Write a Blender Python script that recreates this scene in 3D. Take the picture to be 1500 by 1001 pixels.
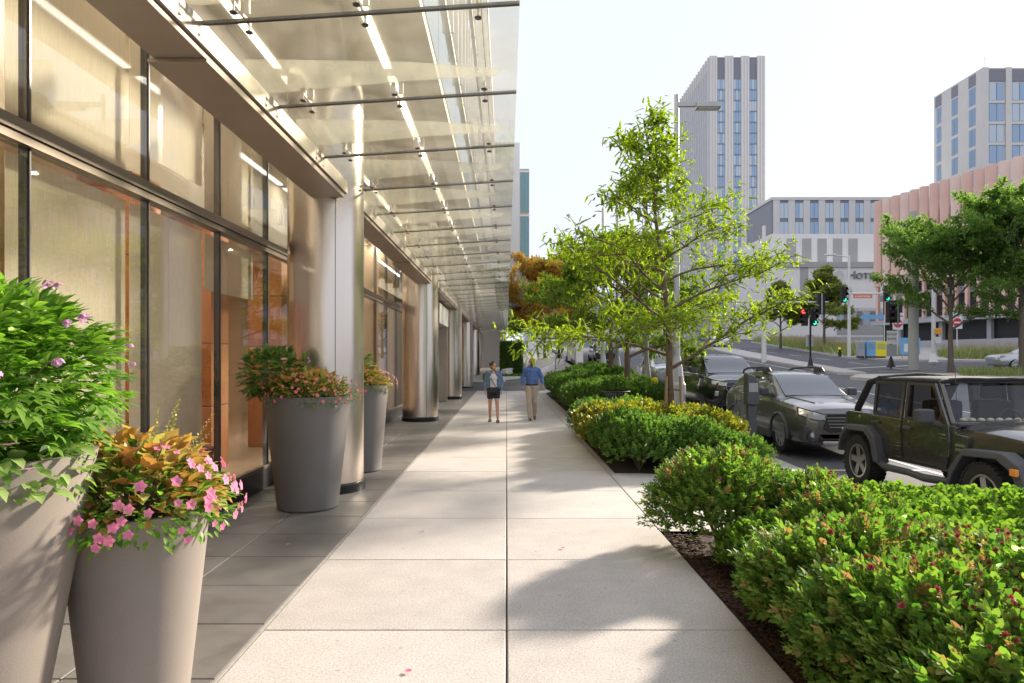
import bpy, bmesh, math, random
import numpy as np
from mathutils import Vector, Matrix, Quaternion
R = math.radians
for o in list(bpy.data.objects): bpy.data.objects.remove(o)
sc = bpy.context.scene
COL = sc.collection
# ---------------------------------------------------------------- camera, sky, sun, exposure
CAMZ = 1.76
cam_d = bpy.data.cameras.new('camera'); cam = bpy.data.objects.new('camera', cam_d); COL.objects.link(cam)
cam.location = (0, 0, CAMZ); cam.rotation_euler = (R(90), 0, 0)
cam_d.sensor_width = 36; cam_d.lens = 24; cam_d.shift_x = 8/1500; cam_d.shift_y = 24.5/1500
cam_d.clip_start = .05; cam_d.clip_end = 3000
sc.camera = cam
SUN_EL, SUN_AZ = 20.5, 47.0            # azimuth measured from +Y towards +X
w = bpy.data.worlds.new('World'); sc.world = w; w.use_nodes = True
nt = w.node_tree; nt.nodes.clear()
sky = nt.nodes.new('ShaderNodeTexSky'); sky.sky_type = 'NISHITA'; sky.sun_disc = False
sky.sun_elevation = R(SUN_EL); sky.sun_rotation = R(SUN_AZ); sky.air_density = 1.0; sky.dust_density = 1.2; sky.ozone_density = 1.6
veil = nt.nodes.new('ShaderNodeMix'); veil.data_type = 'RGBA'; veil.inputs[0].default_value = .97      # thin even high cloud over the clear sky
veil.inputs[7].default_value = (2.28, 2.42, 2.8, 1)
bg = nt.nodes.new('ShaderNodeBackground'); bg.inputs['Strength'].default_value = .112
wo = nt.nodes.new('ShaderNodeOutputWorld')
nt.links.new(sky.outputs[0], veil.inputs[6]); nt.links.new(veil.outputs[2], bg.inputs[0]); nt.links.new(bg.outputs[0], wo.inputs[0])
sl = bpy.data.lights.new('sun', 'SUN'); sl.energy = 2.9; sl.angle = R(4); sl.color = (1, .88, .73)
so = bpy.data.objects.new('sun', sl); COL.objects.link(so)
S = Vector((math.cos(R(SUN_EL))*math.sin(R(SUN_AZ)), math.cos(R(SUN_EL))*math.cos(R(SUN_AZ)), math.sin(R(SUN_EL))))
so.rotation_euler = S.to_track_quat('Z', 'Y').to_euler(); so.location = S*60
sc.view_settings.view_transform = 'Standard'; sc.view_settings.look = 'None'; sc.view_settings.gamma = 1
sc.view_settings.exposure = 1.86
cy = sc.cycles
cy.use_denoising = True
try: cy.denoiser = 'OPENIMAGEDENOISE'
except Exception: pass
cy.max_bounces = 10; cy.diffuse_bounces = 4; cy.glossy_bounces = 4; cy.transmission_bounces = 6; cy.transparent_max_bounces = 24
cy.sample_clamp_indirect = 6; cy.caustics_reflective = False; cy.caustics_refractive = False

# ---------------------------------------------------------------- materials
MATS = {}
def newmat(name):
    m = bpy.data.materials.new(name); m.use_nodes = True
    t = m.node_tree; b = t.nodes['Principled BSDF']; MATS[name] = m
    return m, t, b
def link(t, a, b): t.links.new(a, b)
def coords(t, scale, kind='Object'):
    tc = t.nodes.new('ShaderNodeTexCoord'); mp = t.nodes.new('ShaderNodeMapping')
    mp.inputs['Scale'].default_value = scale if hasattr(scale, '__len__') else (scale,)*3
    link(t, tc.outputs[kind], mp.inputs[0]); return mp.outputs[0]
def mat(name, col, rough=.6, metal=0, var=.0, vscale=4, bump=0, bscale=60, stretch=None, spec=.5, coat=0, rvar=0, speck=0, speck_s=250, world=False, emit=0, gum=0):
    """principled colour with two scales of noise variation, optional speckles and bump"""
    m, t, b = newmat(name)
    b.inputs['Roughness'].default_value = rough; b.inputs['Metallic'].default_value = metal
    b.inputs['Specular IOR Level'].default_value = spec; b.inputs['Coat Weight'].default_value = coat
    b.inputs['Base Color'].default_value = (*col, 1)
    if emit:
        b.inputs['Emission Color'].default_value = (*col, 1); b.inputs['Emission Strength'].default_value = emit
    if var or bump or rvar or speck:
        if world:
            g = t.nodes.new('ShaderNodeNewGeometry'); mp = t.nodes.new('ShaderNodeMapping')
            mp.inputs['Scale'].default_value = stretch or (1, 1, 1); link(t, g.outputs['Position'], mp.inputs[0]); v = mp.outputs[0]
        else: v = coords(t, stretch or 1.0)
    if var or rvar:
        n = t.nodes.new('ShaderNodeTexNoise'); n.inputs['Scale'].default_value = vscale; n.inputs['Detail'].default_value = 8; n.inputs['Roughness'].default_value = .62
        link(t, v, n.inputs['Vector'])
        mr = t.nodes.new('ShaderNodeMapRange'); mr.inputs[1].default_value = .3; mr.inputs[2].default_value = .7
        mr.inputs[3].default_value = 1-var; mr.inputs[4].default_value = 1+var; link(t, n.outputs[0], mr.inputs[0])
        mx = t.nodes.new('ShaderNodeVectorMath'); mx.operation = 'SCALE'; mx.inputs[0].default_value = col
        link(t, mr.outputs[0], mx.inputs['Scale']); out = mx.outputs[0]
        if speck:
            n2 = t.nodes.new('ShaderNodeTexNoise'); n2.inputs['Scale'].default_value = speck_s; n2.inputs['Detail'].default_value = 2; link(t, v, n2.inputs['Vector'])
            m2 = t.nodes.new('ShaderNodeMapRange'); m2.inputs[1].default_value = .33; m2.inputs[2].default_value = .6
            m2.inputs[3].default_value = 1-speck; m2.inputs[4].default_value = 1+speck*.3; link(t, n2.outputs[0], m2.inputs[0])
            s2 = t.nodes.new('ShaderNodeVectorMath'); s2.operation = 'SCALE'; link(t, out, s2.inputs[0]); link(t, m2.outputs[0], s2.inputs['Scale']); out = s2.outputs[0]
        if gum:
            vo = t.nodes.new('ShaderNodeTexVoronoi'); vo.voronoi_dimensions = '2D'; vo.inputs['Scale'].default_value = gum; link(t, v, vo.inputs['Vector'])
            m4 = t.nodes.new('ShaderNodeMapRange'); m4.inputs[1].default_value = .014; m4.inputs[2].default_value = .026; m4.inputs[3].default_value = .74; m4.inputs[4].default_value = 1; link(t, vo.outputs['Distance'], m4.inputs[0])
            s4 = t.nodes.new('ShaderNodeVectorMath'); s4.operation = 'SCALE'; link(t, out, s4.inputs[0]); link(t, m4.outputs[0], s4.inputs['Scale']); out = s4.outputs[0]
        link(t, out, b.inputs['Base Color'])
        if rvar:
            m3 = t.nodes.new('ShaderNodeMapRange'); m3.inputs[1].default_value = .3; m3.inputs[2].default_value = .7
            m3.inputs[3].default_value = max(.02, rough-rvar); m3.inputs[4].default_value = rough+rvar
            link(t, n.outputs[0], m3.inputs[0]); link(t, m3.outputs[0], b.inputs['Roughness'])
    if bump:
        n = t.nodes.new('ShaderNodeTexNoise'); n.inputs['Scale'].default_value = bscale; n.inputs['Detail'].default_value = 4; link(t, v, n.inputs['Vector'])
        bp = t.nodes.new('ShaderNodeBump'); bp.inputs['Strength'].default_value = bump; bp.inputs['Distance'].default_value = .01
        link(t, n.outputs[0], bp.inputs['Height']); link(t, bp.outputs[0], b.inputs['Normal'])
    return m
def leafmat(name, cols, trans=.38, rough=.5, tint=(1.6, 1.95, .7)):
    m, t, b = newmat(name)
    g = t.nodes.new('ShaderNodeNewGeometry'); cr = t.nodes.new('ShaderNodeValToRGB')
    el = cr.color_ramp.elements
    for i, c in enumerate(cols):
        p = i/(len(cols)-1)
        if i == 0: e = el[0]; e.position = 0
        elif i == len(cols)-1: e = el[1]; e.position = 1
        else: e = el.new(p)
        e.color = (*c, 1)
    link(t, g.outputs['Random Per Island'], cr.inputs[0])
    b.inputs['Roughness'].default_value = rough; b.inputs['Specular IOR Level'].default_value = .35
    link(t, cr.outputs[0], b.inputs['Base Color'])
    tr = t.nodes.new('ShaderNodeBsdfTranslucent')
    hs = t.nodes.new('ShaderNodeMix'); hs.data_type = 'RGBA'; hs.blend_type = 'MULTIPLY'; hs.inputs[0].default_value = 1
    link(t, cr.outputs[0], hs.inputs[6]); hs.inputs[7].default_value = (*tint, 1)
    link(t, hs.outputs[2], tr.inputs[0])
    mx = t.nodes.new('ShaderNodeMixShader'); mx.inputs[0].default_value = trans
    link(t, b.outputs[0], mx.inputs[1]); link(t, tr.outputs[0], mx.inputs[2])
    link(t, mx.outputs[0], t.nodes['Material Output'].inputs[0])
    return m
def glassmat(name, tint=(.9, .93, .92), ior=1.5, rough=0, boost=1.0, frost=0):
    """thin architectural pane: clear transmission plus fresnel reflection, optional cream film for a sunlit glow"""
    m, t, b = newmat(name); t.nodes.remove(b)
    tr = t.nodes.new('ShaderNodeBsdfTransparent'); tr.inputs[0].default_value = (*tint, 1)
    gl = t.nodes.new('ShaderNodeBsdfGlossy'); gl.inputs['Roughness'].default_value = rough; gl.inputs[0].default_value = (1, 1, 1, 1)
    g = t.nodes.new('ShaderNodeNewGeometry'); dt = t.nodes.new('ShaderNodeVectorMath'); dt.operation = 'DOT_PRODUCT'
    link(t, g.outputs['Incoming'], dt.inputs[0]); link(t, g.outputs['Normal'], dt.inputs[1])
    def mth(op, a, b_=None):
        q = t.nodes.new('ShaderNodeMath'); q.operation = op
        for i_, u in enumerate((a, b_)):
            if u is None: continue
            if isinstance(u, (int, float)): q.inputs[i_].default_value = u
            else: link(t, u, q.inputs[i_])
        return q.outputs[0]
    f0 = ((ior-1)/(ior+1))**2*boost
    p5 = mth('POWER', mth('SUBTRACT', 1.0, mth('ABSOLUTE', dt.outputs['Value'])), 5.0)
    mul = t.nodes.new('ShaderNodeMath'); mul.operation = 'MULTIPLY_ADD'; mul.use_clamp = True
    link(t, p5, mul.inputs[0]); mul.inputs[1].default_value = 1-f0; mul.inputs[2].default_value = f0
    mx = t.nodes.new('ShaderNodeMixShader'); link(t, mul.outputs[0], mx.inputs[0]); link(t, tr.outputs[0], mx.inputs[1]); link(t, gl.outputs[0], mx.inputs[2])
    out = mx.outputs[0]
    if frost:  # cream scattering mixed in so the pane glows under sun
        df = t.nodes.new('ShaderNodeBsdfTranslucent'); df.inputs[0].default_value = (.92, .89, .80, 1)
        d2 = t.nodes.new('ShaderNodeBsdfDiffuse'); d2.inputs[0].default_value = (.92, .89, .80, 1)
        ad = t.nodes.new('ShaderNodeMixShader'); link(t, df.outputs[0], ad.inputs[1]); link(t, d2.outputs[0], ad.inputs[2])
        n = t.nodes.new('ShaderNodeTexNoise'); n.inputs['Scale'].default_value = 3; n.inputs['Detail'].default_value = 7
        link(t, coords(t, 1), n.inputs['Vector'])
        mr = t.nodes.new('ShaderNodeMapRange'); mr.inputs[1].default_value = .3; mr.inputs[2].default_value = .75; mr.inputs[3].default_value = frost*.5; mr.inputs[4].default_value = frost*1.5
        link(t, n.outputs[0], mr.inputs[0])
        m2 = t.nodes.new('ShaderNodeMixShader'); link(t, mr.outputs[0], m2.inputs[0]); link(t, out, m2.inputs[1]); link(t, ad.outputs[0], m2.inputs[2]); out = m2.outputs[0]
    link(t, out, t.nodes['Material Output'].inputs[0])
    return m

mat('concrete', (.56, .52, .495), .8, var=.07, vscale=2.6, bump=.12, bscale=180, speck=.26, speck_s=75, world=True, gum=1.5)
mat('concrete2', (.52, .48, .455), .8, var=.09, vscale=3.1, bump=.12, bscale=180, speck=.26, speck_s=75, world=True, gum=1.5)
mat('plaza', (.46, .43, .40), .85, var=.10, vscale=.6, world=True)
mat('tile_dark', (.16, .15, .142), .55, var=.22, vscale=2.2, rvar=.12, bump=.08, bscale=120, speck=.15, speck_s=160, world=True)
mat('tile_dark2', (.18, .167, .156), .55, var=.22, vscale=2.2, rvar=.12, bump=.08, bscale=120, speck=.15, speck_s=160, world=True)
mat('bedding', (.05, .045, .04), .9)
mat('grout', (.36, .34, .31), .9, var=.2, vscale=20, world=True)
mat('soil', (.055, .032, .022), .95, var=.5, vscale=30, bump=1, bscale=90, world=True)
mat('mulch', (.085, .045, .028), .95, var=.45, vscale=50)
mat('asphalt', (.115, .115, .125), .85, var=.14, vscale=.9, bump=.25, bscale=200, speck=.25, speck_s=120, world=True)
mat('paint_white', (.62, .62, .60), .7, var=.15, vscale=12, world=True)
mat('kerbstone', (.40, .385, .365), .75, var=.12, vscale=6, bump=.1, bscale=150, world=True)
mat('land', (.16, .155, .14), .95, var=.2, vscale=.2, world=True)
mat('steel', (.72, .64, .56), .27, 1, var=.02, vscale=2, stretch=(5, 5, .15))
mat('steel_dull', (.50, .45, .41), .38, 1, var=.05, vscale=3)
mat('bronze', (.42, .35, .30), .42, .5, var=.06, vscale=2)
mat('black_base', (.012, .012, .014), .25)
mat('mullion', (.10, .095, .10), .35, .7)
mat('frame_bronze', (.26, .22, .19), .4, .8)
mat('plinth', (.035, .032, .036), .35, var=.2, vscale=5)
mat('soffit', (.74, .65, .50), .6, var=.05, vscale=1.5)
mat('upper_panel', (.60, .565, .50), .55, var=.04, vscale=1)
mat('light_strip', (1, .95, .86), .5, emit=1.4)
mat('lamp_warm', (1, .86, .68), .5, emit=90)
mat('interior_wall', (.68, .52, .38), .8, var=.08, vscale=1)
mat('interior_floor', (.42, .30, .21), .5, var=.1, vscale=2)
mat('interior_ceiling', (.66, .6, .52), .8)
mat('wood_orange', (.46, .17, .06), .5, var=.18, vscale=3, stretch=(6, 6, .4))
mat('chair_purple', (.10, .018, .045), .7)
mat('pot', (.25, .215, .185), .62, var=.10, vscale=1.6, bump=.15, bscale=260, speck=.07, speck_s=300)
mat('pot_shaded', (.17, .157, .147), .55, var=.09, vscale=1.6, bump=.12, bscale=260)  # copy of the pot colour with the shade by the columns put in
mat('bark', (.17, .115, .08), .9, var=.35, vscale=9, stretch=(3, 3, .8), bump=.8, bscale=40)
mat('bark_grey', (.15, .12, .10), .9, var=.3, vscale=7, stretch=(3, 3, .8), bump=.6, bscale=30)
mat('stem', (.13, .10, .045), .8)
mat('stake', (.36, .24, .15), .85, var=.2, vscale=10, stretch=(5, 5, .5))
leafmat('leaf_locust', [(.08, .15, .03), (.13, .23, .04), (.19, .30, .045), (.28, .36, .05)], .56, .5, (2.6, 2.5, .8))
leafmat('leaf_locust_dark', [(.06, .13, .03), (.10, .19, .035), (.15, .25, .04), (.22, .30, .045)], .5, .5, (2.2, 2.2, .8))
leafmat('leaf_street', [(.08, .16, .05), (.12, .22, .065), (.17, .28, .08), (.23, .33, .09)], .5, .5, (1.8, 2.0, .9))
leafmat('leaf_autumn', [(.70, .40, .12), (.74, .52, .17), (.70, .56, .17), (.52, .52, .14)], .55, .5, (1.5, 1.4, .9))
leafmat('leaf_olive', [(.28, .30, .11), (.38, .37, .14), (.46, .39, .15), (.25, .30, .10)], .52, .5, (1.7, 1.7, .9))
leafmat('leaf_spirea', [(.07, .16, .03), (.11, .23, .035), (.16, .31, .045), (.21, .37, .055), (.27, .41, .065), (.10, .22, .035), (.18, .34, .05), (.28, .32, .08)], .4, .62, (1.25, 1.85, .6))
leafmat('leaf_tip', [(.40, .17, .11), (.38, .30, .10), (.28, .36, .08), (.32, .36, .08), (.26, .34, .07)], .36, .6, (1.4, 1.5, .8))
leafmat('leaf_green', [(.045, .11, .018), (.085, .19, .025), (.13, .27, .03), (.19, .33, .04), (.25, .36, .06)], .36, .6)
leafmat('leaf_deep', [(.06, .13, .035), (.09, .18, .045), (.13, .23, .05), (.18, .28, .06)], .34, .6)
leafmat('leaf_gold', [(.10, .15, .02), (.22, .27, .03), (.36, .36, .04), (.16, .22, .03), (.42, .33, .06)], .32)
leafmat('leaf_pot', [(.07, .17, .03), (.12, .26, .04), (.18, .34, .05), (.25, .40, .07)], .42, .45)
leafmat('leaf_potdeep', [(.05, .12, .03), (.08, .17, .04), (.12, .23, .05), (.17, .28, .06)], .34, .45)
leafmat('leaf_pale', [(.22, .32, .10), (.38, .45, .22), (.14, .26, .05), (.30, .40, .13)], .3)
leafmat('leaf_coleus', [(.50, .24, .08), (.60, .40, .11), (.56, .48, .13), (.26, .12, .07), (.36, .40, .11), (.60, .32, .12), (.30, .18, .08), (.46, .46, .15)], .34, .5, (1.6, 1.5, .9))
leafmat('petal_pink', [(.80, .28, .46), (.84, .40, .56), (.86, .52, .64), (.78, .24, .40)], .3, .6, (1.05, 1, 1))
leafmat('petal_lilac', [(.72, .42, .62), (.80, .55, .70), (.66, .34, .58)], .3, .6, (1.05, 1, 1))
leafmat('petal_salmon', [(.85, .32, .28), (.85, .42, .40), (.80, .24, .26)], .3, .6, (1.05, 1, 1))
leafmat('spirea_flower', [(.55, .06, .12), (.62, .10, .16), (.50, .16, .10), (.36, .16, .08)], .2, .6, (1.05, 1, 1))
leafmat('flower_spike', [(.45, .36, .08), (.55, .42, .14), (.35, .36, .08)], .2)
leafmat('grass_blade', [(.12, .22, .05), (.18, .28, .07), (.24, .32, .10), (.40, .36, .20)], .35)
leafmat('grass_plume', [(.55, .38, .26), (.62, .46, .32), (.48, .36, .22)], .3, .6, (1.05, 1, 1))
glassmat('glass_facade', (.86, .88, .86), 1.55, 0, 1.25)
glassmat('glass_canopy', (.93, .93, .88), 1.45, 0, 1.0, frost=.18)
glassmat('glass_fin', (.88, .90, .86), 1.45, 0, 1.0, frost=.35)
glassmat('glass_clear', (.85, .9, .9), 1.5)
glassmat('glass_smoke', (.16, .165, .17), 1.5)
def sheermat(name, col, open_=.35):
    m, t, b = newmat(name); t.nodes.remove(b)
    wv = t.nodes.new('ShaderNodeTexNoise'); wv.inputs['Scale'].default_value = 1; wv.inputs['Detail'].default_value = 3
    link(t, coords(t, (1, 190, 9)), wv.inputs['Vector'])
    mr = t.nodes.new('ShaderNodeMapRange'); mr.inputs[1].default_value = .3; mr.inputs[2].default_value = .7; mr.inputs[3].default_value = open_-.10; mr.inputs[4].default_value = open_+.10
    link(t, wv.outputs[0], mr.inputs[0])
    d = t.nodes.new('ShaderNodeBsdfDiffuse'); d.inputs[0].default_value = (*col, 1)
    tl = t.nodes.new('ShaderNodeBsdfTranslucent'); tl.inputs[0].default_value = (*col, 1)
    a = t.nodes.new('ShaderNodeMixShader'); a.inputs[0].default_value = .3; link(t, d.outputs[0], a.inputs[1]); link(t, tl.outputs[0], a.inputs[2])
    tr = t.nodes.new('ShaderNodeBsdfTransparent')
    mx = t.nodes.new('ShaderNodeMixShader'); link(t, mr.outputs[0], mx.inputs[0]); link(t, a.outputs[0], mx.inputs[1]); link(t, tr.outputs[0], mx.inputs[2])
    link(t, mx.outputs[0], t.nodes['Material Output'].inputs[0])
    return m
sheermat('sheer', (.90, .80, .66), .2)
# ---------------------------------------------------------------- object helpers
def tag(o, label=None, cat=None, group=None, kind=None):
    if label: o['label'] = label
    if cat: o['category'] = cat
    if group: o['group'] = group
    if kind: o['kind'] = kind
    return o
def thing(name, label, cat, loc=(0, 0, 0), rz=0, group=None):
    o = bpy.data.objects.new(name, None); COL.objects.link(o); o.empty_display_size = .1
    o.location = loc; o.rotation_euler = (0, 0, rz)
    return tag(o, label, cat, group)
def link_mesh(name, me, m=None, parent=None, loc=(0, 0, 0), rot=(0, 0, 0)):
    o = bpy.data.objects.new(name, me); COL.objects.link(o)
    if m is not None and len(me.materials) == 0: me.materials.append(MATS[m])
    if parent is not None: o.parent = parent
    o.location = loc; o.rotation_euler = rot
    return o
def copy_tree(o, parent=None):
    c = o.copy(); COL.objects.link(c); c.parent = parent
    for ch in list(o.children): copy_tree(ch, c)
    return c
class MB:
    def __init__(s): s.v = []; s.f = []
    def add(s, v, f):
        n = len(s.v); s.v += [tuple(p) for p in v]; s.f += [tuple(i+n for i in q) for q in f]; return s
    def box(s, x0, x1, y0, y1, z0, z1, M=None):
        v = [Vector(p) for p in ((x0, y0, z0), (x1, y0, z0), (x1, y1, z0), (x0, y1, z0), (x0, y0, z1), (x1, y0, z1), (x1, y1, z1), (x0, y1, z1))]
        if M: v = [M @ p for p in v]
        return s.add(v, [(3, 2, 1, 0), (4, 5, 6, 7), (0, 1, 5, 4), (1, 2, 6, 5), (2, 3, 7, 6), (3, 0, 4, 7)])
    def tube(s, pts, rad, n=8, cap=True):
        pts = [Vector(p) for p in pts]; k = len(pts)
        if not hasattr(rad, '__len__'): rad = [rad]*k
        vs = []; fs = []; a = None
        for i, p in enumerate(pts):
            d = (pts[min(i+1, k-1)] - pts[max(i-1, 0)]).normalized()
            if a is None: a = d.cross(Vector((1, 0, 0)) if abs(d.x) < .8 else Vector((0, 1, 0))).normalized()
            else:
                a = a-d*a.dot(d); a = a.normalized() if a.length > 1e-5 else d.orthogonal().normalized()
            b = d.cross(a)
            for j in range(n):
                t = 2*math.pi*j/n; vs.append(p + rad[i]*(math.cos(t)*a + math.sin(t)*b))
        for i in range(k-1):
            for j in range(n):
                j2 = (j+1) % n; fs.append((i*n+j, (i+1)*n+j, (i+1)*n+j2, i*n+j2))
        if cap: fs.append(tuple(range(n))); fs.append(tuple((k-1)*n+j for j in reversed(range(n))))
        return s.add(vs, fs)
    def lathe(s, prof, n=24, M=None, c=(0, 0, 0), a0=0, a1=2*math.pi):
        full = abs(a1-a0-2*math.pi) < 1e-6; k = len(prof); m = n if full else n+1; vs = []; fs = []
        for j in range(m):
            t = a0+(a1-a0)*j/n
            for r, z in prof:
                p = Vector((r*math.cos(t), r*math.sin(t), z))
                if M: p = M @ p
                vs.append(p+Vector(c))
        for j in range(n):
            j2 = (j+1) % m
            for i in range(k-1): fs.append((j*k+i, j2*k+i, j2*k+i+1, j*k+i+1))
        return s.add(vs, fs)
    def prism(s, poly, h0, h1, axis='z', M=None):
        n = len(poly); vs = []
        for h in (h0, h1):
            for a, b in poly:
                p = {'z': (a, b, h), 'y': (a, h, b), 'x': (h, a, b)}[axis]
                vs.append(M @ Vector(p) if M else Vector(p))
        fs = [tuple(reversed(range(n))), tuple(range(n, 2*n))] + [(i, (i+1) % n, n+(i+1) % n, n+i) for i in range(n)]
        return s.add(vs, fs)
    def ball(s, c, r, n=10, m=7, M=None):
        rx, ry, rz = r if hasattr(r, '__len__') else (r, r, r); vs = []; fs = []
        for i in range(m+1):
            t = math.pi*i/m
            for j in range(n):
                u = 2*math.pi*j/n; p = Vector((rx*math.sin(t)*math.cos(u), ry*math.sin(t)*math.sin(u), rz*math.cos(t)))
                if M: p = M @ p
                vs.append(p+Vector(c))
        for i in range(m):
            for j in range(n): fs.append((i*n+j, (i+1)*n+j, (i+1)*n+(j+1) % n, i*n+(j+1) % n))
        return s.add(vs, fs)
    def mesh(s, name, smooth=None, bevel=0, seg=2):
        me = bpy.data.meshes.new(name); me.from_pydata(s.v, [], s.f); me.update()
        bm = bmesh.new(); bm.from_mesh(me); bmesh.ops.remove_doubles(bm, verts=bm.verts, dist=1e-5)
        bmesh.ops.recalc_face_normals(bm, faces=bm.faces)
        if bevel: bmesh.ops.bevel(bm, geom=[e for e in bm.edges if len(e.link_faces) == 2 and e.calc_face_angle(0) > .6], offset=bevel, segments=seg, affect='EDGES', profile=.6, clamp_overlap=True)
        bm.to_mesh(me); bm.free()
        if smooth is not None:
            me.polygons.foreach_set('use_smooth', [True]*len(me.polygons)); me.set_sharp_from_angle(angle=R(smooth))
        return me
    def build(s, name, m, parent=None, smooth=None, bevel=0, loc=(0, 0, 0), rot=(0, 0, 0), seg=2):
        return link_mesh(name, s.mesh(name, smooth, bevel, seg), m, parent, loc, rot)
def struct(o): o['kind'] = 'structure'; return o
def smoothstep(a, b, x): t = min(1, max(0, (x-a)/(b-a))); return t*t*(3-2*t)
def zroad(y):
    if y < 11: return -.28
    if y < 17: return -.28+.05*(y-11)**2/12
    if y < 120: return -.28+.05*(y-14)
    if y < 140: return -.28+.05*106+.05*((y-120)-(y-120)**2/40)
    return -.28+.05*116
def zwalk(x, y):
    """paved ground on the building's side of the kerb"""
    base = 0 if y < 38 else .045*(y-38)
    if x < 2: return base
    t = min(1, (x-2)/3.05); return base*(1-t)+(zroad(y)+.15)*t
def sheet(name, poly, zf, m, n=None, off=0):
    """a subdivided polygon draped on the ground"""
    bm = bmesh.new(); f = bm.faces.new([bm.verts.new((x, y, 0)) for x, y in poly])
    xs = [p[0] for p in poly]; ys = [p[1] for p in poly]
    for axis, lo, hi in ((0, min(xs), max(xs)), (1, min(ys), max(ys))):
        step = n or max(1.0, (hi-lo)/60)
        k = int((hi-lo)/step)
        for i in range(1, k+1):
            co = [0, 0, 0]; no = [0, 0, 0]; co[axis] = lo+i*(hi-lo)/(k+1); no[axis] = 1
            bmesh.ops.bisect_plane(bm, geom=bm.verts[:]+bm.edges[:]+bm.faces[:], plane_co=co, plane_no=no)
    for v in bm.verts: v.co.z = zf(v.co.x, v.co.y)+off
    bmesh.ops.recalc_face_normals(bm, faces=bm.faces)
    if sum(f.normal.z for f in bm.faces) < 0: bmesh.ops.reverse_faces(bm, faces=bm.faces)
    me = bpy.data.meshes.new(name); bm.to_mesh(me); bm.free()
    return link_mesh(name, me, m)
# ---------------------------------------------------------------- foliage
rng = np.random.default_rng(7)
def leaf(w=.5, l=1.0, fold=.16, droop=.12):
    v = np.array([(0, 0, 0), (0, .5*l, .02), (0, l, -droop*l), (-w*.42, .28*l, fold*w), (-w*.36, .66*l, fold*w*.8-.04), (w*.42, .28*l, fold*w), (w*.36, .66*l, fold*w*.8-.04)], float)
    return v, np.array([(0, 1, 4), (0, 4, 3), (1, 2, 4), (0, 5, 6), (0, 6, 1), (1, 6, 2)])
def small_leaf(w=.45, l=1.0, fold=.14):
    return np.array([(0, 0, 0), (-w/2, .45*l, fold*w), (0, l, -.05), (w/2, .45*l, fold*w)], float), np.array([(0, 3, 2), (0, 2, 1)])
def merge(parts):
    vs = []; fs = []; n = 0
    for v, f in parts: vs.append(v); fs.append(f+n); n += len(v)
    return np.concatenate(vs), np.concatenate(fs)
def rotm(d, up, roll=None):
    """frames whose +Y is d and whose +Z leans to up"""
    d = d/np.linalg.norm(d, axis=1, keepdims=True)
    x = np.cross(d, up); nx = np.linalg.norm(x, axis=1, keepdims=True); x = np.where(nx < 1e-4, np.array([[1., 0, 0]]), x/np.maximum(nx, 1e-6))
    z = np.cross(x, d)
    if roll is not None:
        c = np.cos(roll)[:, None]; s_ = np.sin(roll)[:, None]; x, z = c*x+s_*z, c*z-s_*x
    return np.stack([x, d, z], axis=2)
def place(tmpl, P, M, sc_):
    v, f = tmpl; n = len(P)
    V = np.einsum('nij,kj->nki', M, v)*np.asarray(sc_).reshape(-1, 1, 1)+P[:, None, :]
    F = f[None]+(np.arange(n)*len(v))[:, None, None]
    return V.reshape(-1, 3), F.reshape(-1, 3)
def tri_mesh(name, V, F, mats, idx=None, smooth=False):
    me = bpy.data.meshes.new(name); me.vertices.add(len(V)); me.vertices.foreach_set('co', np.ascontiguousarray(V, dtype=np.float32).ravel())
    me.loops.add(F.size); me.loops.foreach_set('vertex_index', np.ascontiguousarray(F, dtype=np.int32).ravel())
    me.polygons.add(len(F)); me.polygons.foreach_set('loop_start', np.arange(len(F), dtype=np.int32)*3)
    for m in mats: me.materials.append(MATS[m])
    if idx is not None: me.polygons.foreach_set('material_index', np.ascontiguousarray(idx, dtype=np.int32))
    me.update(); me.validate()
    return me
def unit(n): 
    a = rng.normal(size=(n, 3)); return a/np.linalg.norm(a, axis=1, keepdims=True)
UPV = np.array([[0., 0, 1]])
def pinnate(pairs=10):
    parts = []
    lf = small_leaf(.34, .17)
    for i in range(pairs):
        y = .15+.85*i/(pairs-1); z = -.22*y*y
        for s_ in (-1, 1):
            a = math.radians(62-18*y)*s_
            M = np.array([[math.cos(a), math.sin(a), 0], [-math.sin(a), math.cos(a), 0], [0, 0, 1.]])
            parts.append((lf[0]*(1.1-.35*y) @ M.T + np.array([0, y, z-.0]), lf[1]))
    parts.append((np.array([(-.012, 0, 0), (.012, 0, 0), (0, 1, -.22)], float), np.array([(0, 1, 2)])))
    return merge(parts)
PINNATE = pinnate()
def sprig(n=7, w=.5, spread=.9, l=.42):
    """a short shoot carrying alternate leaves"""
    parts = []; lf = leaf(w, l)
    for i in range(n):
        y = .12+.8*i/(n-1); az = i*2.4; el = spread*(1-.55*y)
        d = np.array([[math.cos(az)*math.sin(el), math.cos(el), math.sin(az)*math.sin(el)]])
        M = rotm(d, np.array([[0, -.3, 1.]]))[0]
        parts.append((lf[0]*(1-.25*y) @ M.T+np.array([0, y, 0]), lf[1]))
    return merge(parts)
SPRIG = sprig(); SPRIG_NARROW = sprig(9, .34, .95, .40); SPRIG_ROUND = sprig(7, .72, 1.0, .36)
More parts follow.
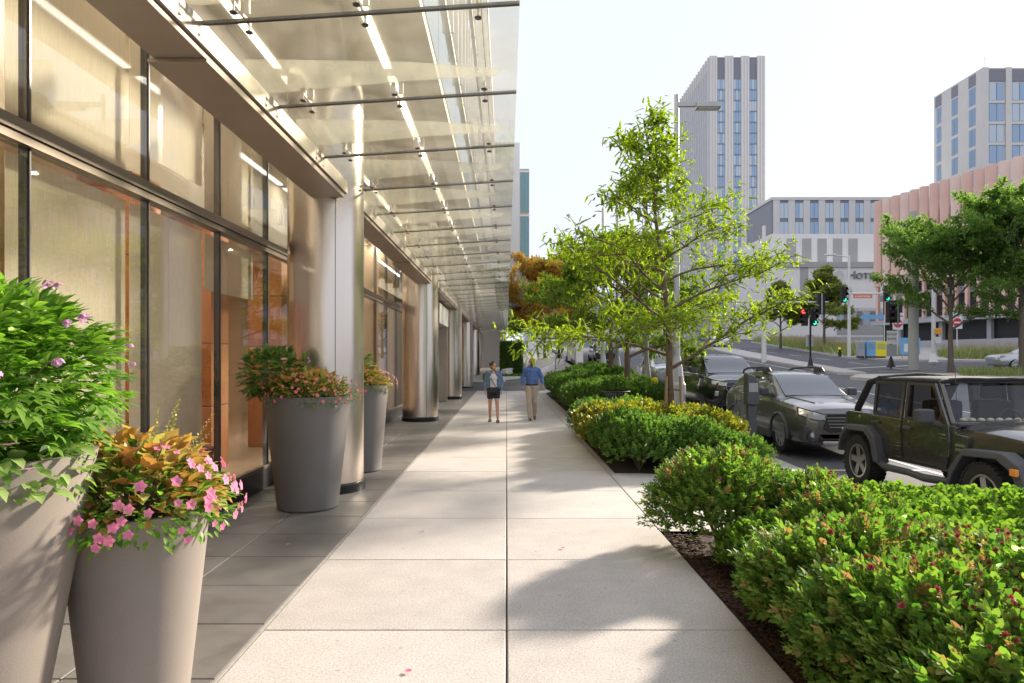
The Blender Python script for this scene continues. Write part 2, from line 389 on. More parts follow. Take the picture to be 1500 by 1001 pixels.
def shrub_meshes(name, seed, r=.5, h=.8, n=1300, tmpl=SPRIG, size=.13, mats=('leaf_green',), flowers=0, lump=.42, fmat='spirea_flower'):
    """leaf shoots spread through a lumpy dome -> foliage mesh, flower mesh, stem mesh"""
    global rng
    rng = np.random.default_rng(seed)
    lobes = unit(9); lobes[:, 2] = np.abs(lobes[:, 2])
    d = unit(n*2); d = d[d[:, 2] > -.25][:n]
    bumpv = 1+lump*(np.max(d @ lobes.T, axis=1)-.75)*2
    rad = (rng.random(len(d))**.5)*.68+.42
    P = d*bumpv[:, None]*rad[:, None]*np.array([[r, r, h*.52]]); P[:, 2] += h*.46; P[:, 2] = np.maximum(P[:, 2], .04)
    dirs = d*.8+unit(len(d))*.5+np.array([[0, 0, .55]])
    M = rotm(dirs, UPV+unit(len(d))*.2)
    V, F = place(tmpl, P, M, size*rng.uniform(.7, 1.25, len(P)))
    idx = None
    if len(mats) > 1:
        tipk = (rng.random(len(P)) < .15*np.clip((P[:, 2]/h-.25)*1.3, 0, 1)*rad**2).astype(int); idx = np.repeat(tipk, len(tmpl[1]))
    fol = tri_mesh(name+'_foliage', V, F, mats, idx)
    fl = None
    if flowers:
        pet = merge([(small_leaf(.8, 1)[0] @ rotm(np.array([[math.cos(a)*math.cos(e), math.sin(a)*math.cos(e), math.sin(e)]]), UPV)[0].T, small_leaf()[1]) for a, e in [(i*1.1, .1+.12*i) for i in range(12)]])
        top = np.argsort(-(P[:, 2]+rng.random(len(P))*.45*h+rad*.2))[:flowers]
        Pf = P[top]+dirs[top]/np.linalg.norm(dirs[top], axis=1, keepdims=True)*size*.95
        Vf, Ff = place(pet, Pf, rotm(unit(flowers)+np.array([[0, 0, 0.]]), UPV), rng.uniform(.014, .030, flowers)); fl = tri_mesh(name+'_flowers', Vf, Ff, (fmat,))
    mb = MB()
    for i in range(14):
        a = rng.random()*6.28; q = r*rng.uniform(.3, .8); mb.tube([(0, 0, 0), (math.cos(a)*q*.4, math.sin(a)*q*.4, h*.4), (math.cos(a)*q, math.sin(a)*q, h*.8)], [.012, .008, .004], 5)
    st = mb.mesh(name+'_stems'); st.materials.append(MATS['stem'])
    return fol, fl, st
def put_shrub(kit, x, y, z, s, rz, label, group, name='shrub', cat='shrub', sz=None):
    t = thing(name, label, cat, (x, y, z), rz, group); t.scale = (s, s, sz or s)
    link_mesh('stems', kit[2], None, t); link_mesh('foliage', kit[0], None, t)
    if kit[1]: link_mesh('blossom', kit[1], None, t)
    return t
def grow_tree(seed, H, r0, first, prof, nprim=16, up=(.5, .95), lean=(0, 0), wob=.05, sub=5, droop=.1, twigs=3):
    """returns branch tubes and leaf anchors; prof(t) = branch length at height fraction t"""
    rd = random.Random(seed); mb = MB(); anchors = []
    N = 12; trunk = []
    for i in range(N+1):
        t = i/N; trunk.append(Vector((lean[0]*t*t+rd.uniform(-wob, wob)*(t > .1)*t, lean[1]*t*t+rd.uniform(-wob, wob)*(t > .1)*t, H*t)))
    mb.tube(trunk, [r0*(1.25 if i == 0 else 1)*(1-.93*i/N)+.004 for i in range(N+1)], 9)
    def at(t):
        k = min(N-1, int(t*N)); return trunk[k].lerp(trunk[k+1], t*N-k)
    def branch(p, d, L, r, lvl):
        k = 5 if lvl == 1 else 4; pts = [p]; q = p.copy(); dd = d.copy()
        for i in range(k):
            dd = (dd+Vector((rd.uniform(-.16, .16), rd.uniform(-.16, .16), rd.uniform(-.12, .12)-droop*(i/k)))).normalized()
            q = q+dd*L/k; pts.append(q.copy())
        mb.tube(pts, [max(.003, r*(1-.8*i/k)) for i in range(k+1)], 6 if lvl == 1 else 4, False)
        if lvl < 3:
            m = sub if lvl == 1 else twigs
            for j in range(m):
                t = .28+.72*(j+rd.random()*.7)/m; t = min(t, .99); kk = min(k-1, int(t*k)); pp = pts[kk].lerp(pts[kk+1], t*k-kk)
                ax = (pts[kk+1]-pts[kk]).normalized(); side = ax.cross(Vector((0, 0, 1))).normalized()*(1 if (j % 2) else -1)
                nd = (ax*.65+side*rd.uniform(.5, .95)+Vector((0, 0, rd.uniform(-.1, .4)))).normalized()
                branch(pp, nd, L*rd.uniform(.42, .62)*(1.15-.45*t), r*.5, lvl+1)
        for i in range(1, len(pts)):
            if lvl >= 2 or i >= 3: anchors.append((pts[i], (pts[i]-pts[i-1]).normalized())); anchors.append((pts[i].lerp(pts[i-1], .5), (pts[i]-pts[i-1]).normalized()))
    for i in range(nprim):
        t = first+(1-first)*(i/(nprim))**.9*.97; a = i*2.4+rd.uniform(-.4, .4); e = up[0]+(up[1]-up[0])*t+rd.uniform(-.12, .12)
        d = Vector((math.cos(a)*math.cos(e), math.sin(a)*math.cos(e), math.sin(e)))
        u = (t-first)/(1-first); L = prof(u, a)*rd.uniform(.85, 1.12)
        branch(at(t), d, L, r0*.42*(1-.6*u), 1)
    branch(trunk[-2], Vector((rd.uniform(-.2, .2), 0, 1)).normalized(), H*.10, r0*.1, 2)
    return mb, anchors
def crown_mesh(name, anchors, seed, tmpl, size, per, mats, jit=.12, outw=.5):
    global rng
    rng = np.random.default_rng(seed)
    P = np.array([a[0] for a in anchors]); D = np.array([a[1] for a in anchors])
    P = np.repeat(P, per, 0); D = np.repeat(D, per, 0); n = len(P)
    P = P+unit(n)*jit*rng.random((n, 1)); D = D*outw+unit(n)*.8+np.array([[0, 0, .05]])
    V, F = place(tmpl, P, rotm(D, UPV+unit(n)*.35), size*rng.uniform(.7, 1.2, n))
    return tri_mesh(name, V, F, mats)
def make_tree(name, label, loc, seed, H, r0, first, prof, leaf_t, size, per, mats, bark='bark', group=None, rz=0, **kw):
    jit = kw.pop('jit', .12); thin = kw.pop('thin', 0); mb, an = grow_tree(seed, H, r0, first, prof, **kw)
    if thin:
        rt = random.Random(seed); an = [a for a in an if rt.random() > thin*smoothstep(.35, .75, a[0].z/H)]
    t = thing(name, label, 'tree', loc, rz, group)
    link_mesh('trunk', mb.mesh('trunk', 60), bark, t)
    link_mesh('crown', crown_mesh('crown', an, seed, leaf_t, size, per, mats, jit), None, t)
    return t
# ================================================================ the ground
MOD = 1.56; Y0 = 4.69                         # paving / facade module, first seam in view
def zland(x, y):
    z = zroad(y)-.12
    if x < 8: z = min(z, -.4 if y < 38 else zwalk(min(x, 5), y)-.15)
    return z-.02*max(0, (abs(x-60)-150))*.1
struct(sheet('ground', [(-220, -60), (420, -60), (420, 460), (-220, 460)], lambda x, y: zland(x, y), 'land', 5))
struct(sheet('street', [(5.2, -30), (30, -30), (34, 20), (70, 16), (70, 34), (40, 50), (44, 150), (5.2, 150)], lambda x, y: zroad(y), 'asphalt', 1.5))
# sidewalk: light slabs on a recessed bed
bed = struct(sheet('sidewalk', [(-3.3, -3), (1.56, -3), (1.56, 37.6), (-3.3, 37.6)], lambda x, y: 0, 'bedding', 4, off=-.012))
slab_me = {}
def slab(nm, w_, l_, m, parent, x, y, z=0, t=.06, bev=.006):
    k = (nm, round(w_, 3), round(l_, 3), m)
    if k not in slab_me:
        me = MB().box(-w_/2, w_/2, -l_/2, l_/2, -t, 0).mesh(nm, None, bev, 1); me.materials.append(MATS[m]); slab_me[k] = me
    return link_mesh(nm, slab_me[k], None, parent, (x, y, z))
rd = random.Random(3)
ys = [Y0-4*MOD+.65+MOD*k for k in range(24)]   # joints seen at 4.42, 5.97, 7.5 ...
ys = [4.42+1.545*k for k in range(-4, 22)]
for a, b in zip(ys, ys[1:]):
    for x0, x1 in ((-1.575, -.004), (.004, 1.565)):
        slab('slab', x1-x0-.004, b-a-.009, rd.choice(['concrete', 'concrete', 'concrete2']), bed, (x0+x1)/2, (a+b)/2, rd.uniform(-.001, .001))
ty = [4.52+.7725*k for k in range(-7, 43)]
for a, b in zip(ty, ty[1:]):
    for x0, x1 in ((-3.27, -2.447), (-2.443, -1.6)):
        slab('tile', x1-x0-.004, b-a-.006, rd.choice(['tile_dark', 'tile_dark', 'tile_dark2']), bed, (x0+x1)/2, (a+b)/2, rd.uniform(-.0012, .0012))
MB().box(-1.598, -1.577, -3, 37.6, -.05, .0025).build('joint_strip', 'grout', bed)
# planted verge with paved crossings
def verge(nm, x0, x1, y0, y1, m, off=0): return struct(sheet(nm, [(x0, y0), (x1, y0), (x1, y1), (x0, y1)], lambda x, y: zwalk(x, y), m, .5, off))
verge('planting_bed', 1.57, 4.72, -3, 6.95, 'soil', -.03)
verge('planting_bed', 1.66, 4.72, 10.45, 17.0, 'soil', -.03)
verge('planting_bed', 1.98, 4.72, 20.3, 34.5, 'soil', -.03)
verge('path', 1.571, 4.88, 6.95, 10.45, 'concrete'); verge('path', 1.571, 4.88, 17.0, 20.3, 'concrete'); verge('path', 1.571, 4.88, 34.5, 37.6, 'concrete')
verge('path', 1.571, 1.98, 20.3, 34.5, 'concrete2', -.004); verge('path', 1.571, 1.66, 10.45, 17, 'concrete2', -.004)
verge('path', 4.72, 4.88, -3, 6.95, 'concrete2', -.004); verge('path', 4.72, 4.88, 10.45, 17, 'concrete2', -.004); verge('path', 4.72, 4.88, 20.3, 34.5, 'concrete2', -.004)
for x in (1.571, 3.14):
    for y in (8.7,):
        pass
kerb = struct(sheet('kerb', [(4.884, -3), (5.06, -3), (5.06, -2.9), (4.884, -2.9)], lambda x, y: zroad(y)+.13, 'kerbstone', 1))
for i in range(46):
    y = -3+1.83*i; z0, z1 = zroad(y)+.15, zroad(y+1.82)+.15
    me = MB().add([(4.885, y, z0-.3), (5.06, y, z0-.3), (5.06, y, z0), (4.885, y, z0), (4.885, y+1.82, z1-.3), (5.06, y+1.82, z1-.3), (5.06, y+1.82, z1), (4.885, y+1.82, z1)], [(0, 1, 2, 3), (7, 6, 5, 4), (3, 2, 6, 7), (1, 5, 6, 2), (0, 3, 7, 4), (0, 4, 5, 1)]).mesh('kerb_stone', None, .012, 2)
    link_mesh('kerb_stone', me, 'kerbstone', kerb)
    gu = None
struct(sheet('gutter', [(5.062, -3), (5.42, -3), (5.42, 80), (5.062, 80)], lambda x, y: zroad(y), 'kerbstone', 1, .004))
def line(nm, pts, wd=.12):
    (x0, y0), (x1, y1) = pts; d = Vector((x1-x0, y1-y0)); n = Vector((-d.y, d.x)).normalized()*wd/2
    return struct(sheet(nm, [(x0+n.x, y0+n.y), (x0-n.x, y0-n.y), (x1-n.x, y1-n.y), (x1+n.x, y1+n.y)], lambda x, y: zroad(y), 'paint_white', .8, .006))
for y in (5.6, 12.35, 18.7, 25.2): line('parking_line', ((5.45, y), (7.55, y)))
line('lane_line', ((7.6, -5), (7.6, 36)), .1)
for k in range(14): line('lane_line', ((11.0, 4+k*7), (11.0, 7+k*7)), .1)
line('lane_line', ((14.3, 2), (14.3, 34)), .12); line('lane_line', ((17.2, 38.5), (18.4, 60)), .12)
line('stop_line', ((12, 36.2), (17, 36.0)), .4)
for k in range(12): line('lane_line', ((24.0+k*.35, 40+k*6), (24.2+k*.35, 43+k*6)), .12)
line('stop_line', ((20.8, 42), (26.5, 45)), .3); line('lane_line', ((21.5, 36.5), (40, 33.0)), .14); line('lane_line', ((21.5, 39.5), (42, 36.5)), .14)
# road islands
def island(poly, label=None, h=.15):
    bm = bmesh.new()
    o = sheet('traffic_island', poly, lambda x, y: zroad(y)+h, 'concrete2', 2)
    me = o.data; bm.from_mesh(me); ed = [e for e in bm.edges if e.is_boundary]
    r = bmesh.ops.extrude_edge_only(bm, edges=ed)
    for v in [g for g in r['geom'] if isinstance(g, bmesh.types.BMVert)]: v.co.z -= h+.1
    bm.to_mesh(me); bm.free(); return struct(o)
island([(17.9, 37), (19.3, 36.6), (20.6, 48), (25, 78), (22.6, 78), (19.2, 55)])
island([(16.9, 33.6), (17.6, 32.6), (30, 31.2), (62, 27.8), (62, 33), (28, 37), (18.2, 35.4)])
island([(27, 54), (28.5, 50.5), (44, 46), (80, 40), (80, 100), (60, 112), (36.5, 102)])
# forecourt past the driveway
struct(sheet('driveway', [(-14, 37.62), (5.2, 37.62), (5.2, 43.5), (-14, 43.5)], lambda x, y: zwalk(min(x, 2), y) if x < 2 else zwalk(x, y), 'asphalt', 1, -.01))
struct(sheet('plaza', [(-14, 43.5), (1.0, 43.5), (4.4, 43.5), (5.2, 150), (-14, 150)], lambda x, y: zwalk(x, y), 'plaza', 2, 0.0))

# ================================================================ the glass building
B = thing('office_building', 'glass-fronted office building with steel columns along the sidewalk', 'building', (-3.3, 0, 0))
def bpart(mb, nm, m, parent=B, **k):
    o = mb.build(nm, m, parent, **k)
    if parent is B: o.location.x += 3.3
    return o
FX = -3.3
YN, YF = -3.11, 58.0
bpart(MB().box(-3.36, -3.262, YN, YF, -.02, .27), 'plinth', 'plinth', bevel=.006)
bpart(MB().box(-3.33, -3.25, YN, YF, .272, .315), 'sill', 'frame_bronze', bevel=.004)
bpart(MB().box(-3.36, -3.235, YN, YF, 3.20, 3.255).box(-3.36, -3.215, YN, YF, 3.262, 3.285).box(-3.36, -3.235, YN, YF, 3.292, 3.36), 'transom', 'frame_bronze')
bpart(MB().box(-3.45, -3.25, YN, YF, 5.3, 5.6), 'head_rail', 'bronze')
mys = [Y0+MOD*k for k in range(-5, 35)]
mull = MB().box(-.045, .018, -.014, .014, .315, 5.3).box(.018, .03, -.008, .008, .315, 5.3).mesh('mullion'); mull.materials.append(MATS['mullion'])
pl = MB().box(-.008, .008, .03, MOD-.03, .32, 3.195).mesh('pane'); pl.materials.append(MATS['glass_facade'])
pu = MB().box(-.008, .008, .03, MOD-.03, 3.365, 5.295).mesh('pane'); pu.materials.append(MATS['glass_facade'])
for i, y in enumerate(mys):
    if not (23.2 < y < 28.5): link_mesh('mullion', mull, None, B, (0, y, 0))
    if y < YF-MOD and not (22.5 < y < 28.0): link_mesh('pane', pl, None, B, (.012, y, 0)); link_mesh('pane', pu, None, B, (.012, y, 0))
# roller screens behind the near panes, hung at slightly different heights
sh = {}
for i, y in enumerate(mys):
    if y > 9.2: continue
    lo = .36 if y < 7.0 else 2.55
    MB().box(-3.475, -3.471, y+.035, y+MOD-.035, lo, 3.2).build('lower_screen', 'sheer', B, loc=(3.3, 0, 0))
    MB().box(-3.475, -3.471, y+.035, y+MOD-.035, 3.36+(.0 if i % 3 else .35), 5.25).build('upper_screen', 'sheer', B, loc=(3.3, 0, 0))
# rooms behind the glass
def inner(nm, mb, m): return struct(mb.build(nm, m))
inner('interior_floor', MB().box(-10, -3.37, YN, YF, -.05, .03), 'interior_floor')
inner('interior_ceiling', MB().box(-10, -3.46, YN, YF, 5.3, 5.4), 'interior_ceiling')
inner('interior_wall', MB().box(-10.1, -10, YN, YF, .03, 5.3), 'interior_wall')
inner('interior_wall', MB().box(-10, -3.6, -3.2, -3.11, .03, 5.3).box(-10, -3.46, 21.4, 21.5, .03, 5.3).box(-10, -3.46, 29, 29.1, .03, 5.3), 'interior_wall')
inner('interior_bulkhead', MB().box(-10, -4.6, YN, 21, 3.95, 5.29), 'interior_ceiling')
for k, (x, y) in enumerate(((-4.7, 8.3), (-4.9, 10.9), (-6.2, 6.0), (-4.7, 13.6))):
    p = thing('interior_pillar', ['orange timber pillar behind the glass beside the first steel column', 'timber clad pillar inside the lobby past the first column', 'timber clad pillar deep inside the lobby', 'timber clad pillar inside the lobby between the first two columns'][k], 'pillar', (x, y, .03))
    for j in range(4): MB().box(-.33, .33, -.33, .33, j*.98+.006, j*.98+.974).build('panel', 'wood_orange', p, bevel=.01)
    MB().box(-.32, .32, -.32, .32, 0, 3.92).build('core', 'mullion', p)
for k in range(26):  # single visible downlight repeated in two rows, added to warm the glass front
    x, y, z = ((-4.05, -1.5+k*1.9, 5.3) if k < 13 else (-5.6, -1.5+(k-13)*1.9, 3.95))
    t = thing('downlight', 'round warm recessed downlight in the added lobby ceiling row by the glass' if k < 13 else 'round warm downlight added under the lobby bulkhead', 'downlight', (x, y, z), 0, 'lobby ceiling downlights' if k < 13 else 'bulkhead downlights')
    MB().lathe([(.13, 0), (.13, -.012), (.10, -.014), (.10, -.002)], 18).build('trim', 'steel_dull', t, 40); MB().lathe([(0, -.006), (.10, -.006)], 18).build('lens', 'lamp_warm', t)
def lounge_chair(x, y, rz, label):
    c = thing('lobby_chair', label, 'chair', (x, y, .03), rz, 'purple lobby chairs')
    MB().lathe([(0, .40), (.25, .40), (.27, .44), (.25, .48), (0, .49)], 14).build('seat', 'chair_purple', c, 50)
    MB().lathe([(.25, .42), (.30, .62), (.27, .86), (.24, .86), (.25, .62), (.21, .44)], 12, a0=R(100), a1=R(260)).build('backrest', 'chair_purple', c, 50)
    for sx in (-1, 1):
        for sy in (-1, 1): MB().tube([(sx*.16, sy*.16, .41), (sx*.23, sy*.23, 0)], [.016, .011], 6).build('leg', 'mullion', c)
for x, y, rz, l in ((-4.3, 9.5, .5, 'purple tub chair behind the glass beside the timber pillar'), (-4.35, 7.45, -.6, 'purple tub chair standing just behind the lobby glass'), (-5.2, 8.9, 2.6, 'purple tub chair facing the glass, deeper in the lobby'), (-5.1, 11.6, 1.2, 'purple tub chair deep inside past the first column')): lounge_chair(x, y, rz, l)
# beam over the columns
bm_ = bpart(MB().box(-2.46, -2.10, YN, YF, 3.85, 3.92).box(-2.40, -2.16, YN, YF, 3.92, 4.02).box(-2.46, -2.10, YN, YF, 4.02, 4.06), 'beam', 'bronze', bevel=.004)
for y in [4.75+10.1*k for k in range(5)]: bpart(MB().box(-2.5, -2.085, y, y+4.0, 3.82, 3.848), 'beam_plate', 'bronze', bevel=.003)
bpart(MB().box(-2.095, -2.07, YN, YF, 3.90, 4.06), 'gutter_channel', 'steel_dull')
# columns
for k, y in enumerate((9.23, 19.3, 29.6, 39.7, 49.8, 58.6, -.9)):
    shaft = bpart(MB().lathe([(.5, .13), (.5, 5.6)], 64), 'column', 'steel', smooth=40); shaft.location = (-2.44+3.3, y, 0)
    MB().lathe([(0, .0), (.525, .0), (.525, .11), (.505, .125), (.0, .13)], 48).build('base_ring', 'black_base', shaft, 40)
    for a in (R(-152), R(28), R(-62)):
        MB().box(.4985, .5025, -.004, .004, .13, 4.1, Matrix.Rotation(a, 4, 'Z')).build('seam', 'mullion', shaft)
# soffit and upper storeys
SOF = 5.6; UX = -.94
bpart(MB().box(-3.45, UX, YN, YF, SOF, SOF+.12), 'soffit', 'soffit')
for x in (-3.02, -1.57):
    for k in range(20): bpart(MB().box(x-.05, x+.05, -2.9+k*3.05, -.15+k*3.05, SOF-.018, SOF-.002), 'light_strip', 'light_strip')
mat('upper_glass', (.20, .30, .36), .05, .0, spec=1.0, coat=.5)
mat('teal_glass', (.10, .26, .30), .06, .0, spec=1.0, coat=.5)
mat('white_panel', (.70, .71, .72), .4, var=.03, vscale=1)
wallb = bpart(MB().box(-14, UX-.05, YN, YF, SOF+.125, 21), 'upper_wall', 'upper_panel')
z = SOF+.12; fl = 0
while z < 20:
    gl_me = MB().box(UX-.05, UX+.01, .02, 3.08, z+.03, z+1.15).mesh('strip_window'); gl_me.materials.append(MATS['upper_glass'])
    fin_me = MB().box(UX-.05, UX+.10, -.03, .03, z+1.2, z+3.75).mesh('fin'); fin_me.materials.append(MATS['white_panel'])
    for k in range(20): link_mesh('strip_window', gl_me, None, B, (3.3, -3.1+k*3.1, 0))
    for k in range(60):
        if fl < 3: link_mesh('fin', fin_me, None, B, (3.3, -2.6+k*1.033, 0))
    bpart(MB().box(UX-.05, UX+.06, YN, YF, z+1.16, z+1.22), 'spandrel_trim', 'steel_dull')
    z += 3.8; fl += 1
# projecting corner block at the far end
pb = thing('corner_block', 'projecting upper corner block with teal windows past the canopy', 'building', (0, 52, 0))
MB().box(-.9, 1.75, 0, 8, 5.62, 5.75).build('underside', 'mullion', pb)
MB().box(-.88, 1.0, .01, 8, 5.76, 18.2).build('wall', 'white_panel', pb)
MB().box(1.0, 1.72, .05, 7.9, 5.76, 16.2).build('bay', 'bronze', pb)
for j in range(3):
    for x0, x1 in ((1.06, 1.36), (1.39, 1.69)):
        f = MB().box(x0, x1, .01, .045, 6.2+j*3.35, 9.2+j*3.35).build('window', 'teal_glass', pb)
    MB().box(1.02, 1.76, .0, .06, 9.22+j*3.35, 9.36+j*3.35).build('sill', 'white_panel', pb)
    for q in range(4): MB().box(1.722, 1.735, .2+q*1.95, 1.95+q*1.95, 6.2+j*3.35, 9.2+j*3.35).build('window', 'teal_glass', pb)
# entrance portal between the second and third columns
en = thing('entrance_portal', 'steel entrance portal with white sign box between the columns', 'entrance', (-3.3, 24, 0))
MB().box(0, .95, 0, 3.6, 3.0, 3.72).build('sign_box', 'white_panel', en, bevel=.02)
MB().box(0, .9, -.1, .0, 0, 3.72).build('jamb', 'steel_dull', en); MB().box(0, .9, 3.6, 3.7, 0, 3.72).build('jamb', 'steel_dull', en)
for k in range(2): d = MB().box(.1, .13, .06+k*1.77, 1.76+k*1.77, .03, 2.95).build('door', 'glass_clear', en); MB().tube([(.16, 1.6+k*.3, .9), (.16, 1.6+k*.3, 1.5)], .018, 8).build('handle', 'steel_dull', d)

# ================================================================ the glass canopy
CN = thing('glass_canopy', 'glass canopy on steel arms over the sidewalk', 'canopy', (-2.1, 0, 4.05))
sl_ = (4.18-4.04)/2.19
pan = MB().add([(0, .012, 0), (2.19, .012, .14), (2.19, MOD-.012, .14), (0, MOD-.012, 0), (0, .012, .018), (2.19, .012, .158), (2.19, MOD-.012, .158), (0, MOD-.012, .018)], [(3, 2, 1, 0), (4, 5, 6, 7), (0, 1, 5, 4), (1, 2, 6, 5), (2, 3, 7, 6), (3, 0, 4, 7)]).mesh('glass_panel'); pan.materials.append(MATS['glass_canopy'])
joint = MB().add([(0, -.0115, -.004), (2.19, -.0115, .136), (2.19, .0115, .136), (0, .0115, -.004), (0, -.0115, .022), (2.19, -.0115, .162), (2.19, .0115, .162), (0, .0115, .022)], [(3, 2, 1, 0), (4, 5, 6, 7), (0, 1, 5, 4), (1, 2, 6, 5), (2, 3, 7, 6), (3, 0, 4, 7)]).mesh('seam'); joint.materials.append(MATS['mullion'])
arm = MB().prism([(-.3, .16), (0, .14), (1.2, .25), (2.0, .30), (2.05, .36), (1.2, .42), (0, .44), (-.3, .44)], -.012, .012, 'y').mesh('arm'); arm.materials.append(MATS['glass_fin'])
disc = MB().lathe([(0, -.010), (.022, -.010), (.027, -.004), (.027, 0)], 14).mesh('bolt'); disc.materials.append(MATS['mullion'])
clip = MB().box(-.055, -.014, -.012, .012, .06, .16).box(.014, .055, -.012, .012, .06, .16).box(-.01, .01, -.15, .15, .05, .07).tube([(0, -.14, .0), (0, -.14, .07)], .008, 6).tube([(0, .14, .0), (0, .14, .07)], .008, 6).mesh('clamp'); clip.materials.append(MATS['steel_dull'])
nb = 34
for k in range(-4, nb):
    y = Y0+MOD*k
    link_mesh('glass_panel', pan, None, CN, (0, y, 0)); link_mesh('seam', joint, None, CN, (0, y, 0)); link_mesh('arm', arm, None, CN, (0, y, 0))
    if k < 12:
        for x in (.28, 1.1, 1.9):
            link_mesh('clamp', clip, None, CN, (x, y, x*sl_))
            for s_ in (-.14, .14): link_mesh('bolt', disc, None, CN, (x, y+s_, x*sl_))
# ================================================================ planters
def pot(name, label, x, y, r0, r1, h, m, group=None):
    t = thing(name, label, 'planter', (x, y, 0), 0, group)
    MB().lathe([(0, .004), (r0-.015, .004), (r0, .02), (r1-.006, h-.03), (r1, h), (r1-.03, h), (r1-.045, h-.06), (0, h-.06)], 56).build('pot', m, t, 35)
    MB().lathe([(0, h-.045), (r1-.05, h-.055)], 24).build('soil', 'soil', t)
    return t
def foliage(name, t, tmpl, P, D, size, m, upj=.3, roll=None):
    V, F = place(tmpl, P, rotm(D, UPV+unit(len(P))*upj, roll), size)
    o = link_mesh(name, tri_mesh(name, V, F, (m,)), None, t); o['kind'] = 'stuff'; return o
def dome(n, r, h, z0, cx=0, cy=0, inner=.55, low=-.1):
    d = unit(n*3); d = d[d[:, 2] > low][:n]
    rad = inner+(1-inner)*rng.random(len(d))**.6
    return d*rad[:, None]*np.array([[r, r, h]])+np.array([[cx, cy, z0]]), d
def stems(t, base, tips, r=.006, name='stems', m='stem'):
    mb = MB()
    for p in tips: 
        b = Vector((base[0]+p[0]*.15, base[1]+p[1]*.15, base[2])); p = Vector(p); mid = b.lerp(p, .5)+Vector((0, 0, .04)); mb.tube([b, mid, p], [r, r*.8, r*.4], 5, False)
    return mb.build(name, m, t)
LEAF = leaf(.5, 1); LEAFW = leaf(.85, 1, .2, .2); LEAFN = leaf(.32, 1)
def flower5(w=.92):
    return merge([(leaf(w, 1, .1, .1)[0] @ rotm(np.array([[math.cos(a), math.sin(a), .25]]), UPV)[0].T, leaf()[1]) for a in [i*2*math.pi/5 for i in range(5)]])
FLOWER = flower5()
def cluster(n=9):
    parts = []; g = np.random.default_rng(5)
    for i in range(n):
        d = g.normal(size=3); d[2] = abs(d[2]); d /= np.linalg.norm(d); M = rotm(np.cross(d, [[.3, .5, .2]]), d[None])[0]
        parts.append((FLOWER[0]*.6 @ M.T+d*.8, FLOWER[1]))
    return merge(parts)
CLUSTER = cluster()
def palmate():
    return merge([(leaf(.40, 1, .12, .2)[0]*(1-.25*abs(a)) @ rotm(np.array([[math.sin(a*1.25), math.cos(a*1.25), 0]]), UPV)[0].T, leaf()[1]) for a in (-1, -.5, 0, .5, 1)])
PALM = palmate()
def fern():
    parts = []
    for i in range(16):
        y = .08+.9*i/15; l = .26*math.sin(math.pi*(.18+.8*y))
        for s_ in (-1, 1): parts.append((leaf(.22, 1)[0]*l @ rotm(np.array([[s_*1., .35, -.1]]), UPV)[0].T+np.array([0, y, .25*y-.55*y*y]), leaf()[1]))
    return merge(parts)
FERN = fern()
def spike():
    parts = []
    for i in range(26):
        a = i*2.4; y = i/25; parts.append((small_leaf(.8, 1)[0]*(.10-.06*y) @ rotm(np.array([[math.cos(a), .5, math.sin(a)]]), UPV)[0].T+np.array([0, y, 0]), small_leaf()[1]))
    return merge(parts)
SPIKE = spike()
rng = np.random.default_rng(21)
# tall green planter
t = pot('flower_planter', 'tall taupe planter overflowing with cleome, fern and pale variegated leaves', -2.02, 2.47, .225, .47, 1.41, 'pot')
P, d = dome(1900, .58, .40, 1.66, -.02, 0, .45, -.75); stems(t, (0, 0, 1.30), P[:90])
foliage('cleome_leaves', t, PALM, P, d+unit(len(d))*.5+np.array([[0, 0, .1]]), rng.uniform(.05, .10, len(P)), 'leaf_pot')
P, d = dome(620, .50, .22, 1.38, 0, 0, .6, -.55); foliage('trailing_leaves', t, LEAFW, P, d+unit(len(d))*.6, rng.uniform(.04, .085, len(P)), 'leaf_pale')
P, d = dome(420, .50, .28, 1.40, 0, 0, .6, -.5); foliage('under_leaves', t, LEAF, P, d+unit(len(d))*.6, rng.uniform(.04, .08, len(P)), 'leaf_pot')
a = rng.uniform(-2.2, 1.2, 15); foliage('fern_fronds', t, FERN, np.stack([np.cos(a)*.15, np.sin(a)*.15, np.full(15, 1.46)], 1), np.stack([np.cos(a), np.sin(a), np.full(15, .3)], 1), rng.uniform(.3, .46, 15), 'leaf_pot', .05)
P, d = dome(40, .62, .44, 1.68, -.02, 0, .97, -.1); foliage('cleome_flowers', t, CLUSTER, P, d+np.array([[0, 0, .3]]), rng.uniform(.014, .024, len(P)), 'petal_lilac')
P, d = dome(14, .54, .26, 1.42, 0, 0, .95, -.2); foliage('pink_flowers', t, FLOWER, P, np.cross(d, [[0, 0, 1.]])+.01, rng.uniform(.03, .04, len(P)), 'petal_lilac', .1)
FLM = {}
